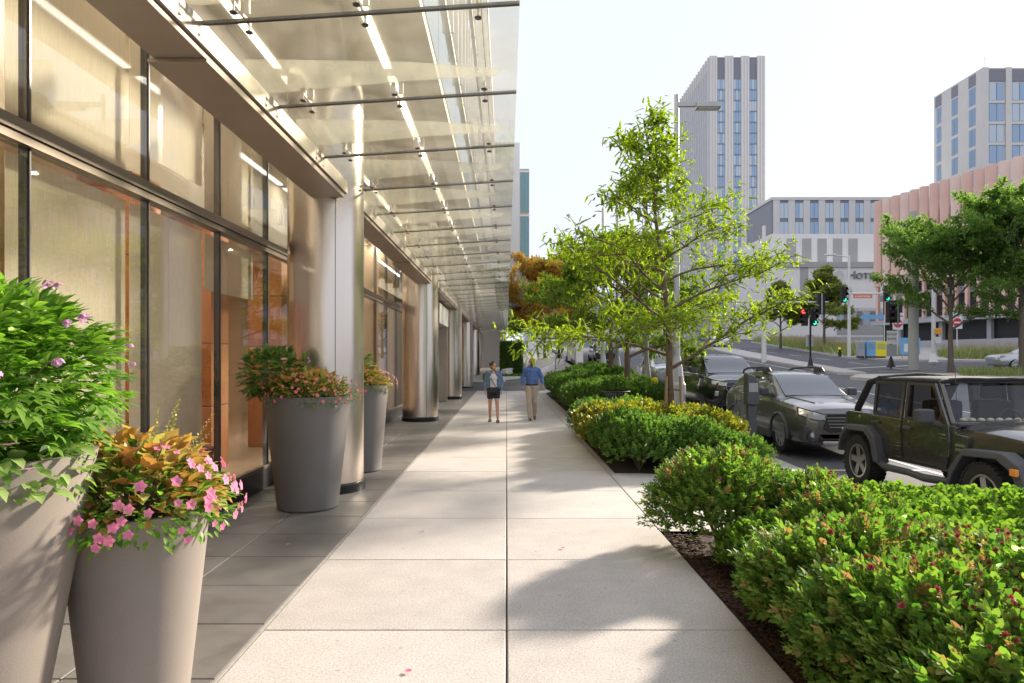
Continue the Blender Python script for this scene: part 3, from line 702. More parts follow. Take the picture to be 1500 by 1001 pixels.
def low_planter(t, h, r, seed, shade=False):
    """coleus mound behind, pink vinca and glossy leaves spilling over the front rim"""
    global rng
    rng = np.random.default_rng(seed)
    P, d = dome(560, r*1.02, .30, h+.0, 0, 0, .55, 0); stems(t, (0, 0, h-.05), P[:50])
    foliage('coleus_leaves', t, LEAFW, P, d+unit(len(d))*.55, rng.uniform(.045, .10, len(P)), 'leaf_coleus')
    P, d = dome(900, r*1.16, .18, h+.01, .05, -.05, .62, -.6); foliage('vinca_leaves', t, LEAF, P, d+unit(len(d))*.5, rng.uniform(.03, .058, len(P)), 'leaf_potdeep' if shade else 'leaf_pot')  # deeper leaf copy puts the shade of the far planters into colour
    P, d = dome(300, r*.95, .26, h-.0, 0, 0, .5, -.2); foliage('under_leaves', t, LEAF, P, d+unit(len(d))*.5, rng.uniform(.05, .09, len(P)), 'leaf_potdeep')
    P, d = dome(120, r*1.2, .24, h+.02, .05, -.03, .97, -.35); dd = d*np.array([[1, 1, .6]]); k = (P[:, 0]-P[:, 1]) > -.10; P = P[k]; dd = dd[k]
    M = rotm(np.cross(dd, np.array([[.2, .1, 1.]])), dd); m = 'petal_salmon' if shade else 'petal_pink'
    if m not in FLM: FLM[m] = tri_mesh('flower', FLOWER[0], FLOWER[1], (m,))
    for p, mm, q in zip(P+dd*.03, M, rng.uniform(.017, .027, len(P))):
        o = link_mesh('flower', FLM[m], None, t); o.matrix_local = Matrix.Translation(Vector(p)) @ Matrix(mm.tolist()).to_4x4() @ Matrix.Scale(q, 4)
t = pot('flower_planter', 'taupe planter with orange coleus and pink vinca, its yellow spikes rising', -1.585, 2.93, .175, .295, 1.12, 'pot')
low_planter(t, 1.12, .315, 31)
P = np.array([(.02, .1, 1.36), (.10, .0, 1.38), (.16, .12, 1.34), (-.14, .1, 1.38), (.2, .02, 1.32), (.06, .15, 1.38), (.13, -.08, 1.30)]); foliage('flower_spikes', t, SPIKE, P, np.array([(.1, 0, 1), (.3, 0, .8), (.5, .1, .8), (.05, 0, 1), (.6, 0, .7), (.2, .1, 1), (.5, 0, .7)], float), np.array([.2, .2, .2, .16, .18, .22, .16]), 'flower_spike')
t = pot('flower_planter', 'planter in shade-darkened taupe with salmon begonias in front of the first steel column', -2.35, 8.08, .35, .50, 1.32, 'pot_shaded')
low_planter(t, 1.32, .48, 41, True)
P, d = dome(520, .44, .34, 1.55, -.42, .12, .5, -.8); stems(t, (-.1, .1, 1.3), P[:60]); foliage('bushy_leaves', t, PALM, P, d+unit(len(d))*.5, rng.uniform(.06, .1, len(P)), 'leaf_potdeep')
P, d = dome(9, .48, .38, 1.55, -.42, .12, .98, 0); foliage('lilac_flowers', t, CLUSTER, P, d, .02, 'petal_lilac')
t = pot('flower_planter', 'planter in shade-darkened taupe with yellow coleus half hidden behind the first column', -2.33, 10.75, .35, .47, 1.34, 'pot_shaded')
low_planter(t, 1.34, .45, 51, True)
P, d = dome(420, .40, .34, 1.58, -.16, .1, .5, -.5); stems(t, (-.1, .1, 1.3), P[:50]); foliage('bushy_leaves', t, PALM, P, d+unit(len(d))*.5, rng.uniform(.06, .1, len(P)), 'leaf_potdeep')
# ================================================================ shrubs in the verge
spA = shrub_meshes('spirea', 11, .56, .92, 1900, SPRIG_NARROW, .13, ('leaf_spirea', 'leaf_tip'), 60)
spB = shrub_meshes('spirea', 12, .56, .80, 1900, SPRIG_NARROW, .13, ('leaf_spirea', 'leaf_tip'), 52)
grA = shrub_meshes('green', 13, .56, .70, 1700, SPRIG_ROUND, .13, ('leaf_green',))
grB = shrub_meshes('green', 14, .56, .62, 1700, SPRIG_ROUND, .13, ('leaf_green',))
dpA = shrub_meshes('deep', 15, .62, .85, 1200, SPRIG, .135, ('leaf_deep',))
dpB = shrub_meshes('deep', 16, .62, .80, 1200, SPRIG, .135, ('leaf_deep',))
goA = shrub_meshes('gold', 17, .56, .70, 1200, SPRIG, .135, ('leaf_gold',))
rd = random.Random(8)
def row(kits, x, y, s, label, group): 
    k = rd.choice(kits); put_shrub(k, x+rd.uniform(-.07, .07), y+rd.uniform(-.07, .07), zwalk(x, y)-.03, s*rd.uniform(.92, 1.08), rd.uniform(0, 6.28), label, group)
LS = 'spirea shrub with red-tipped leaves and faded pink flower heads in the nearest bed'
LG = 'low bright green shrub with rounded leaves in the bed beside the off-road vehicle'
for y in (1.9, 2.65, 3.4, 4.1, 4.75, 5.45, 6.2):
    for x in (2.04, 2.80, 3.55, 4.2):
        if x < 2.2 and 4.5 < y < 5.6: row([grB], x+.12, y, .72, 'small dark leafy shrub low at the bed edge between two spireas', 'low shrubs at the bed edge'); continue
        if (y > 5.2 and x < 2.9) : row([spA], x-.02, y, [.90, .78][x > 2.5], 'taller rounded spirea beside the paved crossing, overhanging the sidewalk edge' if x < 2.5 else 'lower spirea set back behind the rounded one beside the paved crossing', 'spireas beside the paved crossing')
        elif (y < 4.5 and x < 3.4): row([spB], x, y, .90 if x > 2.2 else .84, LS, 'spirea shrubs in the nearest bed')
        else: row([grA, grB], x, y, .86, LG, 'low green shrubs in the nearest bed')
for y in (10.95, 11.8, 12.7, 13.6, 14.6, 15.6, 16.5):
    for x in (2.12, 2.95, 3.7, 4.25):
        if x > 4 and y < 13: continue
        if y > 12.2 and x < 3.9 and y < 14.9: row([goA], x, y, 1.0, 'golden yellow-green shrub around the staked young tree', 'golden shrubs round the staked tree')
        else: row([dpA, dpB], x, y, .84 if x < 3.5 else .66, 'dense dark green shrub in the bed with the staked tree', 'dark shrubs in the staked tree bed')
for y in (20.8, 22, 23.2, 24.5, 26, 27.5, 29, 30.5, 32, 33.6):
    for x in (2.55, 3.4, 4.25): row([dpA, dpB], x, y, 1.0, 'rounded dark green shrub in the far planting bed', 'dark shrubs in the far bed')
# mulch chips along the near bed edge and a few fallen petals
mc = MB(); rr = random.Random(4)
for i in range(1500):
    x = 1.6+abs(rr.gauss(0, .16)); y = rr.uniform(2.2, 6.9); a = rr.random()*3.14; l = rr.uniform(.008, .03)
    mc.box(-l, l, -.006, .006, 0, .008, Matrix.Translation((x, y, zwalk(x, y)-.028+rr.random()*.012)) @ Matrix.Rotation(a, 4, 'Z') @ Matrix.Rotation(rr.uniform(-.4, .4), 4, 'X'))
o = mc.build('bark_mulch', 'mulch'); tag(o, 'brown bark mulch along the bed edge by the sidewalk', 'mulch', kind='stuff')
for i, (x, y) in enumerate(((-2.05, 6.42), (-.62, 8.55), (-.55, 3.82), (.25, 5.02), (-.85, 6.9), (-1.9, 3.5), (.52, 6.3))):
    V, F = place(FLOWER if i % 2 == 0 else LEAF, np.array([[0, 0, .006]]), rotm(np.array([[1., i, .05]]), UPV), np.array([.025]))
    o = link_mesh('fallen_petal', tri_mesh('fallen_petal', V, F, ('petal_pink' if i % 2 == 0 else 'leaf_gold',)), None, None, (x, y, .004)); tag(o, 'pink blossom fallen on the paving' if i % 2 == 0 else 'small yellow leaf fallen on the pale slabs', 'petal' if i % 2 == 0 else 'leaf', 'fallen petals and leaves')
# ================================================================ trees
def prof_main(u, a): return (.75+1.95*math.sin(min(1, u*.95+.32)*math.pi)**.8*(1-u*.45))*(1-.25*u)*(1-.04*math.cos(a))
T1 = make_tree('honey_locust', 'young honey locust with wooden stakes, lime backlit leaves', (3.15, 13.0, zwalk(3.15, 13)-.05), 5, 6.3, .085, .26, prof_main, PINNATE, .165, 2, ('leaf_locust',), nprim=24, thin=.62, up=(.2, .62), lean=(-.55, 0), sub=6, twigs=3, droop=.13, jit=.34)
for x, y in ((2.97, 12.82), (3.33, 12.85)):
    o = MB().tube([(x, y, zwalk(x, y)-.2), (x+(3.15-x)*.25, y+.05, 1.42)], .03, 8).build('tree_stake', 'stake'); tag(o, 'wooden stake beside the young honey locust trunk', 'stake', 'stakes of the young tree')
o = MB().tube([(3.0, 12.84, 1.15), (3.14, 13.06, 1.17), (3.3, 12.88, 1.15)], .012, 6).build('tree_tie', 'black_base'); tag(o, 'black strap tying the honey locust to its stakes', 'strap')
def prof2(u, a): return (1.2+1.5*math.sin(min(1, u*1.1+.25)*math.pi)**.8*(1-u*.3))
make_tree('honey_locust', 'dark green honey locust behind the litter bin', (3.75, 21.2, zwalk(3.75, 21.2)), 9, 5.0, .12, .33, prof2, PINNATE, .17, 4, ('leaf_locust_dark',), nprim=17, up=(.15, .8), sub=5, droop=.16, jit=.18)
make_tree('honey_locust', 'dark green honey locust further along the far bed', (4.05, 26.5, zwalk(4.05, 26.5)), 10, 5.4, .12, .33, lambda u, a: prof2(u, a)*1.15, PINNATE, .2, 4, ('leaf_locust_dark',), nprim=17, up=(.15, .8), sub=5, droop=.16, jit=.18)
def round_prof(k): return lambda u, a: k*(.55+.75*math.sin(min(1, u*.9+.2)*math.pi))
make_tree('street_tree', 'street tree with forked trunk on the island beside the concrete pole', (24.2, 37.2, zroad(37.2)+.1), 31, 6.4, .16, .36, round_prof(3.7), SPRIG, .2, 6, ('leaf_street',), 'bark_grey', nprim=16, sub=5, jit=.3)
make_tree('street_tree', 'larger street tree on the island in front of the coral fins', (26.6, 35.2, zroad(35.2)+.1), 32, 7.6, .18, .38, round_prof(3.6), SPRIG, .23, 6, ('leaf_street',), 'bark_grey', nprim=18, sub=5, jit=.3)
make_tree('street_tree', 'olive street tree in the grass strip before the hotel', (30.7, 66, zroad(66)+.1), 33, 7.8, .14, .28, lambda u, a: 2.6*(1.05-u)+.25, SPRIG, .3, 6, ('leaf_olive',), 'bark_grey', nprim=16, sub=5, jit=.3)
make_tree('street_tree', 'smaller olive street tree beside the white mast pole', (29.3, 73, zroad(73)+.1), 34, 6.8, .14, .28, lambda u, a: 2.4*(1.05-u)+.25, SPRIG, .3, 6, ('leaf_olive',), 'bark_grey', nprim=16, sub=5, jit=.3)
make_tree('autumn_tree', 'orange autumn tree by the plaza steps', (2.9, 52, zwalk(2.9, 52)), 35, 7.2, .12, .22, round_prof(2.9), SPRIG, .28, 4, ('leaf_autumn',), 'bark_grey', nprim=16, sub=5, jit=.3)
make_tree('plaza_tree', 'green and yellow tree in the raised plaza planter', (4.3, 56, zwalk(4.3, 56)), 36, 6.4, .12, .25, round_prof(2.6), SPRIG, .28, 4, ('leaf_gold',), 'bark_grey', nprim=16, sub=5, jit=.3)
make_tree('plaza_tree', 'tall dark tree behind the clipped hedge', (-.6, 74, zwalk(0, 74)), 37, 9.5, .2, .2, round_prof(4), SPRIG, .6, 5, ('leaf_deep',), 'bark_grey', nprim=16, sub=5, jit=.4)
# clipped hedge
rng = np.random.default_rng(77)
hd = thing('clipped_hedge', 'tall square clipped dark hedge at the end of the building', 'hedge', (.35, 50, zwalk(.35, 50)))
n = 5200; P = rng.uniform(-1, 1, (n, 3)); ax = rng.integers(0, 3, n); P[np.arange(n), ax] = np.sign(P[np.arange(n), ax])*rng.uniform(.88, 1.03, n); P = P*np.array([[.68, .7, 1.1]])+np.array([[0, 0, 1.2]])
foliage('foliage', hd, SPRIG, P, unit(n)+P*np.array([[.5, .5, .2]]), .2, 'leaf_deep'); MB().box(-.6, .6, -.62, .62, 0, 2.1).build('core', 'leaf_deep', hd)
# ornamental grasses
def grass_bed(name, label, poly, n, h, plume, m='grass_blade', zf=None):
    global rng
    xs = [p[0] for p in poly]; ys = [p[1] for p in poly]; pts = []
    def inside(x, y):
        c = False
        for i in range(len(poly)):
            (x1, y1), (x2, y2) = poly[i], poly[i-1]
            if (y1 > y) != (y2 > y) and x < (x2-x1)*(y-y1)/(y2-y1)+x1: c = not c
        return c
    while len(pts) < n:
        x = rng.uniform(min(xs), max(xs)); y = rng.uniform(min(ys), max(ys))
        if inside(x, y): pts.append((x, y, zroad(y)+.14))
    P = np.array(pts); bl = (np.array([(-.03, 0, 0), (.03, 0, 0), (-.02, .5, .05), (.02, .5, .05), (0, 1, .25)], float), np.array([(0, 1, 3), (0, 3, 2), (2, 3, 4)]))
    D = unit(n)*.45+np.array([[0, 0, 1.]]); V, F = place(bl, P, rotm(D, UPV+unit(n)), h*rng.uniform(.6, 1.1, n)); idx = np.zeros(len(F), int)
    k = int(n*plume)
    if k:
        V2, F2 = place(SPIKE, P[:k]+D[:k]*h*.75, rotm(D[:k], UPV+unit(k)), h*rng.uniform(.3, .55, k)); F2 = F2+len(V); idx = np.concatenate([idx, np.ones(len(F2), int)]); V = np.concatenate([V, V2]); F = np.concatenate([F, F2])
    o = link_mesh(name, tri_mesh(name, V, F, (m, 'grass_plume'), idx)); return tag(o, label, 'grass', kind='stuff')
grass_bed('ornamental_grass', 'plumed ornamental grass strip in front of the hotel', [(27.3, 55), (36.4, 101), (41, 101), (33, 55)], 9000, .95, .2)
grass_bed('ornamental_grass', 'pale plumed grass bed below the garage wall', [(33, 50.5), (60, 46), (60, 51), (35, 56)], 7000, 1.0, .28)
grass_bed('ground_cover', 'green ground cover on the island around the street trees', [(22.8, 34.2), (50, 30.5), (50, 33.2), (24, 36.4)], 9000, .5, .0)
# ================================================================ buildings across the street
mat('tower_clad', (.60, .575, .545), .55, var=.04, vscale=.3)
mat('tower_fin', (.68, .655, .625), .5)
mat('tower_dark', (.20, .20, .23), .5)
mat('tower_glass', (.22, .34, .50), .05, spec=1.0, coat=.6)
mat('tower_glass_light', (.42, .50, .58), .08, spec=1.0, coat=.4)
mat('pale_stone', (.78, .745, .71), .7, var=.05, vscale=.3)
mat('grey_clad', (.38, .365, .355), .6, var=.03, vscale=.4)
mat('coral', (.76, .50, .41), .6, var=.05, vscale=.4)
mat('coral_light', (.80, .60, .52), .6, var=.05, vscale=.4)
mat('garage_dark', (.045, .045, .05), .8)
mat('garage_slab', (.40, .41, .43), .7)
def inst(nm, me, parent, loc): return link_mesh(nm, me, None, parent, loc)
def M_(mb, nm, m): me = mb.mesh(nm); me.materials.append(MATS[m]); return me
# slim tower
T = thing('apartment_tower', 'slim tower with paired blue windows between ribbed pale piers', 'building', (53.6, 180, 5))
H = 76.5; W = 14.6; D = 37
MB().box(0, W, .3, D, 0, H-.6).box(.4, W-.4, .6, D-.5, H-.6, H-.1).build('wall', 'tower_dark', T)
rib = M_(MB().box(-.14, .14, -.12, .3, 0, H), 'rib', 'tower_fin')
bays = [(2.05, 3.9), (6.3, 8.15), (10.5, 12.4)]
piers = [(0, 2.0), (3.95, 6.25), (8.2, 10.45), (12.45, W)]
for a, b in piers:
    MB().box(a, b, 0, .32, 0, H).build('pier', 'tower_clad', T)
    for x in (a+.3, (a+b)/2, b-.3): inst('rib', rib, T, (x, 0, 0))
win = M_(MB().box(0, .58, .1, .2, 0, 2.5), 'window', 'tower_glass'); wl = M_(MB().box(0, .58, .1, .2, 0, 2.5), 'window', 'tower_glass_light'); spn = M_(MB().box(0, 1.95, .04, .24, 0, .32), 'spandrel', 'tower_dark')
rd = random.Random(12)
for a, b in bays:
    for f in range(25):
        z = 2+f*2.86
        if z > H-6: continue
        for q in range(3): inst('window', rd.choice([win, win, wl]), T, (a+.02+q*.63, 0, z))
        inst('spandrel', spn, T, (a-.04, 0, z-.34))
sw = M_(MB().box(-.06, .05, 0, 1.0, 0, H-5), 'side_window', 'tower_glass'); sr = M_(MB().box(-.35, .1, -.12, .12, 0, H), 'side_rib', 'tower_fin')
MB().box(-.02, .1, .33, D, 0, H).build('side_wall', 'tower_clad', T)
for k in range(17): inst('side_rib', sr, T, (0, 1.2+k*2.2, 0)); inst('side_window', sw, T, (0, 1.8+k*2.2, 2))
MB().tube([(4, 8, H-.2), (4, 8, H+1.6)], .08, 6).tube([(5, 8.5, H-.2), (5, 8.5, H+1.0)], .3, 8).build('roof_mast', 'tower_dark', T)
# right tower
T = thing('residential_tower', 'pale grey tower with stacked window bays behind the coral fins', 'building', (90.8, 130, 5)); H = 52.2
MB().box(0, 40, .3, 15, 0, H).build('wall', 'tower_clad', T)
MB().box(4, 12, 4, 10, H, H+1.2).tube([(1, 1, H), (1, 1, H+2.5)], .06, 6).build('roof_plant', 'pale_stone', T)
wf = M_(MB().box(0, 1.25, .16, .28, 0, 3.3), 'window', 'tower_glass'); wg = M_(MB().box(0, 1.25, .16, .28, 0, 3.3), 'window', 'tower_glass_light')
for k in range(9):
    x = 1.2+k*4.4; MB().box(x-1.3, x-.15, 0, .32, 0, H).build('pier', 'tower_clad', T); MB().box(x-.14, x+2.98, .1, .3, H-2.6, H-.3).build('louvre', 'tower_dark', T)
    for f in range(12):
        z = H-6.2-f*4.0
        for q in range(2): inst('window', rd.choice([wf, wg, wf]), T, (x+.05+q*1.45, 0, z))
        MB().box(x-.14, x+2.98, .05, .3, z-.62, z-.1).build('spandrel', 'tower_dark' if k > 1 else 'tower_clad', T)
ws = M_(MB().box(-.06, .05, 0, .85, 0, 3.3), 'side_window', 'tower_glass')
for y in (2.2, 7.4, 12.6):
    MB().box(-.03, .04, y-.1, y+1.95, H-2.6, H-.3).build('louvre', 'tower_dark', T)
    for f in range(12):
        for q in range(2): inst('side_window', ws, T, (0, y+q*.95, H-6.2-f*4.0))
# hotel: pale front wall with letters, striped block behind
Hh = thing('hotel', 'pale hotel with dark metal letters and a striped upper block', 'building', (43.6, 110, 4.5))
MB().box(0, 19, 0, 20, 0, 12.6).build('wall', 'pale_stone', Hh)
MB().box(-.3, 19.2, -.3, 0, 11.9, 12.75).build('cornice', 'grey_clad', Hh)
MB().box(-.15, 17.4, -.12, 0, 4.9, 5.4).build('band', 'tower_clad', Hh)
MB().box(3.7, 5.0, -.06, 0, 5.4, 11.9).build('stripe', 'grey_clad', Hh)
MB().box(9.6, 17.3, -.05, 0, 1.0, 4.6).build('service_door', 'grey_clad', Hh)
for k in range(7): MB().box(9.7+k*1.05, 10.55+k*1.05, -.08, -.04, 2.6, 4.8).build('window', 'tower_dark' if k % 2 else 'tower_glass_light', Hh)
MB().box(1.0, 19, 5, 20, 12.75, 18.2).build('upper_wall', 'pale_stone', Hh)
for k in range(5): MB().box(3.6+k*2.6, 5.1+k*2.6, 4.9, 5.0, 12.9, 17.4).build('panel', 'grey_clad', Hh)
MB().box(-.6, 40, -.8, 0, -1.5, .7).build('base_wall', 'garage_slab', Hh)
cu = bpy.data.curves.new('letters', 'FONT'); cu.body = 'H'; cu.size = 2.35; cu.extrude = .12; cu.align_x = 'LEFT'
def letters(txt, size, x, z, m, parent, y=-.15, rot=(R(90), 0, 0), nm='letter', ext=.1):
    """each glyph a mesh of its own"""
    for ch in txt:
        c = bpy.data.curves.new('g', 'FONT'); c.body = ch; c.size = size if ch != txt[0] or nm != 'hotel_letter' else size*1.32; c.extrude = ext; c.offset = size*.012
        o = bpy.data.objects.new('g', c); COL.objects.link(o); dg = bpy.context.evaluated_depsgraph_get(); me = bpy.data.meshes.new_from_object(o.evaluated_get(dg)); w_ = max([v.co.x for v in me.vertices] or [size*.3])
        bpy.data.objects.remove(o); me.materials.clear(); me.materials.append(MATS[m])
        if ch != ' ': link_mesh('letter', me, None, parent, (x, y, z), rot)
        x += w_+size*.09
letters('HOTEL', 1.36, 11.35, 10.05, 'tower_dark', Hh, nm='hotel_letter')
MB().lathe([(.0, 0), (.75, 0), (.75, .1), (.6, .1), (.6, .05), (0, .05)], 20, Matrix.Rotation(R(90), 4, 'X'), c=(9.9, -.14, 10.6)).build('emblem', 'tower_clad', Hh)
Hb = thing('hotel_block', 'long striped block of windows and dark cladding behind the hotel', 'building', (54.5, 140, 5))
MB().box(0, 34, .2, 15, 0, 29.2).build('wall', 'tower_dark', Hb); MB().box(-.2, 34.2, -.1, 15, 29.2, 29.8).build('parapet', 'tower_clad', Hb)
for k in range(11):
    x = .2+k*3.1; MB().box(x, x+1.35, 0, .3, 0, 29.2).build('pier', rd.choice(['tower_clad', 'grey_clad', 'tower_clad']), Hb)
    for f in range(7):
        for q in range(2): MB().box(x+1.42+q*.86, x+2.2+q*.86, .08, .22, 28.6-3.1-f*3.9, 28.6-f*3.9).build('window', rd.choice(['tower_glass', 'tower_glass_light', 'tower_glass_light']), Hb)
# garage with coral fins, plane turned to the street
ga = math.atan2(66-85, 50.2-46.2)
G = thing('parking_garage', 'parking garage screened by tall coral fins', 'building', (46.2, 85, 3.2), ga)
L = 62
MB().box(0, L, .8, 26, 0, 15.5).build('wall', 'garage_dark', G)
for z in (2.6, 5.6, 8.6, 11.6): MB().box(0, L, .3, .9, z, z+.75).build('deck_edge', 'garage_slab', G)
MB().box(-.2, L, -.9, .6, 2.6, 3.1).build('ledge', 'garage_slab', G); MB().box(-.2, L, -.4, .2, -2.5, .55).build('base_wall', 'garage_slab', G)
for k in range(44):
    x = .3+k*1.42; f = .55
    me = MB().prism([(-.55, 0), (-.42, -.45), (.1, -.62), (.5, -.2), (.5, .0)], 7.4, 18.0+.05*k*.3, 'z').mesh('fin'); o = link_mesh('fin', me, rd.choice(['coral', 'coral_light']), G, (x, 0, 0))
    MB().box(-.16, .16, -.35, .0, 3.1, 7.38).build('slender_fin', 'coral', G, loc=(x, 0, 0))
for k in range(10): MB().box(3+k*6, 3.5+k*6, .2, .6, .55, 2.6).build('pillar', 'garage_slab', G)
# distant blocks closing the street
for i, (x, y, w_, d_, h_, m, l) in enumerate(((4, 150, 16, 20, 18, 'white_panel', 'white distant block at the end of the street behind the autumn tree'), (22, 175, 24, 16, 13, 'pale_stone', 'low pale distant block closing the street'), (-20, 120, 20, 24, 16, 'grey_clad', 'grey distant block behind the dark plaza tree'))):
    t = thing('distant_building', l, 'building', (x, y, 5)); MB().box(0, w_, .2, d_, 0, h_).build('wall', m, t)
    for r_ in range(int(h_/4)):
        for k in range(int(w_/3)): MB().box(.6+k*3, 2.6+k*3, .1, .22, 1.4+r_*4, 3.6+r_*4).build('window', 'tower_glass_light', t)
    if i == 0: letters('MES', 2.6, 2.0, 15.0, 'teal_glass', t, y=0)
# white end pavilion and terrace at the end of the sidewalk
pv = thing('end_pavilion', 'white glass pavilion under a beige fascia past the last column', 'building', (-2.4, 60, zwalk(0, 60)-.2))
MB().box(0, 2.1, 0, 4, 0, 4.6).build('wall', 'white_panel', pv); MB().box(-.2, 2.45, -.8, 4, 4.62, 5.2).build('fascia', 'soffit', pv)
MB().box(2.14, 2.28, -.1, .1, 0, 4.6).build('post', 'steel_dull', pv)
o = MB().tube([(0, 0, 0), (0, 0, .12), (.1, -.1, .2)], .05, 8).ball((.12, -.14, .16), .1).build('dome_camera', 'black_base', None, loc=(-.4, 59.0, zwalk(0, 60)+4.1)); tag(o, 'dark dome camera under the beige fascia', 'camera')
def lowwall(pts, h, label):
    t = thing('retaining_wall', label, 'wall', (0, 0, 0)); mb = MB()
    for (x0, y0), (x1, y1) in zip(pts, pts[1:]):
        d = Vector((x1-x0, y1-y0, 0)); n_ = Vector((-d.y, d.x, 0)).normalized()*.18; L_ = d.length; k = max(1, int(L_/1.2))
        for i in range(k):
            a = Vector((x0, y0, 0))+d*(i/k); b = Vector((x0, y0, 0))+d*((i+.985)/k); za = zwalk(a.x, a.y); zb = zwalk(b.x, b.y); v = []
            for p, z_ in ((a, za), (b, zb)):
                for s_ in (1, -1):
                    for zz in (z_-.3, z_+h): v.append((p.x+n_.x*s_, p.y+n_.y*s_, zz))
            MB().add(v, [(0, 1, 3, 2), (4, 6, 7, 5), (0, 4, 5, 1), (2, 3, 7, 6), (1, 5, 7, 3), (0, 2, 6, 4)]).build('stone', 'pale_stone', t, bevel=.02)
lowwall([(-.9, 45.0), (1.4, 45.6)], .22, 'low kerb wall of the grass plot past the driveway')
lowwall([(1.5, 46.2), (4.1, 50.5), (5.4, 62)], .35, 'pale retaining wall of the raised plaza planter')
lowwall([(-.2, 47.5), (1.0, 52), (1.6, 58)], .55, 'pale ramp wall beside the clipped hedge')
struct(sheet('planting_bed', [(-1.6, 45.2), (1.2, 45.6), (.3, 47.2), (-1.6, 47.0)], zwalk, 'soil', 1, .02))
rng = np.random.default_rng(4)
P = np.stack([rng.uniform(-1.5, 1.1, 1400), rng.uniform(45.3, 46.9, 1400), np.full(1400, zwalk(0, 46)+.02)], 1)
V, F = place(SPRIG, P, rotm(unit(1400)*.5+UPV, UPV+unit(1400)), rng.uniform(.15, .3, 1400)); o = link_mesh('ground_cover', tri_mesh('ground_cover', V, F, ('leaf_green',))); tag(o, 'bright green ground cover past the driveway', 'ground cover', kind='stuff')
st = thing('plaza_stairs', 'stairs with metal handrails rising to the plaza', 'stairs', (2.6, 48.6, zwalk(2.6, 48.6)), R(-14))
for k in range(7): MB().box(-.9, .9, k*.36, k*.36+.35, -.1, .15*(k+1)).build('step', 'pale_stone', st)
for s_ in (-.9, .9): MB().tube([(s_, 0, 0), (s_, 0, .95), (s_, 2.5, 2.0), (s_, 2.5, 1.0)], .03, 6).build('handrail', 'mullion', st)
for i, (x, y) in enumerate(((5.0, 47), (4.9, 52))):
    t = thing('gate_pillar', ['pale stone pillar at the foot of the plaza steps', 'second pale stone pillar by the plaza, further up'][i], 'pillar', (x, y, zwalk(4.5, y)))
    MB().box(-.25, .25, -.25, .25, 0, 1.6).build('shaft', 'pale_stone', t, bevel=.02); MB().box(-.3, .3, -.3, .3, 1.6, 1.72).build('cap', 'pale_stone', t, bevel=.02)
# ================================================================ signals, poles and signs
mat('pole_white', (.72, .72, .70), .45, .0); mat('pole_grey', (.40, .41, .42), .45, .3); mat('pole_concrete', (.42, .42, .39), .75, var=.06, vscale=3)
mat('signal_black', (.012, .012, .013), .5); mat('sign_white', (.75, .75, .74), .5); mat('sign_red', (.62, .03, .04), .5); mat('ink', (.02, .02, .02), .6)
mat('sign_orange', (.80, .18, .06), .5); mat('sign_blue', (.18, .42, .72), .5); mat('sign_green', (.01, .25, .13), .5); mat('yellow_box', (.85, .72, .02), .45); mat('orange_box', (.90, .38, .03), .45)
mat('red_lit', (1, .04, .03), .4, emit=1.6); mat('green_lit', (.02, .75, .38), .4, emit=.9); mat('lens_off', (.05, .03, .02), .3)
def head(x, y, z, rz, lit, label, k=1, back=False):
    t = thing('traffic_signal', label, 'traffic light', (x, y, z), rz); t.scale = (k, k, k)
    MB().box(-.17, .17, -.1, .1, -.52, .52).build('housing', 'signal_black', t, bevel=.02)
    if back: MB().box(-.03, .03, .1, .14, -.7, .5).build('bracket', 'pole_grey', t)
    for i in range(3):
        l = MB().lathe([(0, -.02), (.11, -.01), (.115, .0)], 16, Matrix.Rotation(R(90), 4, 'X'), c=(0, -.115, .33-.33*i)).build('lens', ({0: 'red_lit', 2: 'green_lit'}[i] if lit == i else 'lens_off'), t)
        MB().lathe([(.13, 0), (.13, .2)], 14, Matrix.Rotation(R(90), 4, 'X'), c=(0, -.1, .33-.33*i), a0=R(-20), a1=R(200)).build('visor', 'signal_black', t)
    return t
def pole(name, label, x, y, h, r0, r1, m, base=None, cat='pole', z=None):
    z = zroad(y)+.15 if z is None else z
    t = thing(name, label, cat, (x, y, z)); MB().tube([(0, 0, -.1), (0, 0, h)], [r0, r1], 14).build('shaft', m, t, 50)
    if base: MB().lathe([(base, 0), (base, .06), (base*.8, .12), (r0*1.3, .55), (r0, .6)], 16).build('base', m, t, 40)
    return t
t = pole('mast_pole', 'white signal mast pole on the long island with a horizontal arm', 18.1, 48, 9.5, .17, .12, 'pole_white')
MB().tube([(-3.8, -.3, 4.15), (0, 0, 4.15), (4.6, .2, 4.15)], [.05, .09, .05], 10).build('arm', 'pole_white', t)
head(18.5, 47.7, zroad(48)+4.45, R(180), 9, 'black backs of a signal head on the white mast arm beside its pole', 1.45, True)
head(22.0, 47.8, zroad(48)+4.15, R(180), 9, 'black backs of a signal head at the tip of the white mast arm', 1.45, True)
t = thing('street_sign', 'green street sign hanging from the white mast arm', 'sign', (14.9, 47.6, zroad(48)+3.8)); MB().box(-.45, .45, -.02, .02, -.2, .2).build('plate', 'sign_green', t)
t = pole('signal_post', 'black signal post with flared base on the long island', 18.25, 41, 3.0, .055, .055, 'signal_black', .2)
head(17.88, 40.95, zroad(41)+3.15, R(-50), 0, 'signal head showing red on the black island post'); head(18.42, 40.95, zroad(41)+3.15, R(12), 2, 'signal head showing green on the black island post')
t = thing('sign_back', 'grey back of a small sign on the black island post', 'sign', (18.25, 41.1, zroad(41)+1.75)); MB().box(-.22, .22, -.01, .01, -.35, .35).build('plate', 'pole_grey', t)
t = pole('lamp_mast', 'white mast at the hotel corner with signal arm and lamp', 27.6, 55, 8.1, .14, .09, 'pole_white', z=zroad(55)+.15)
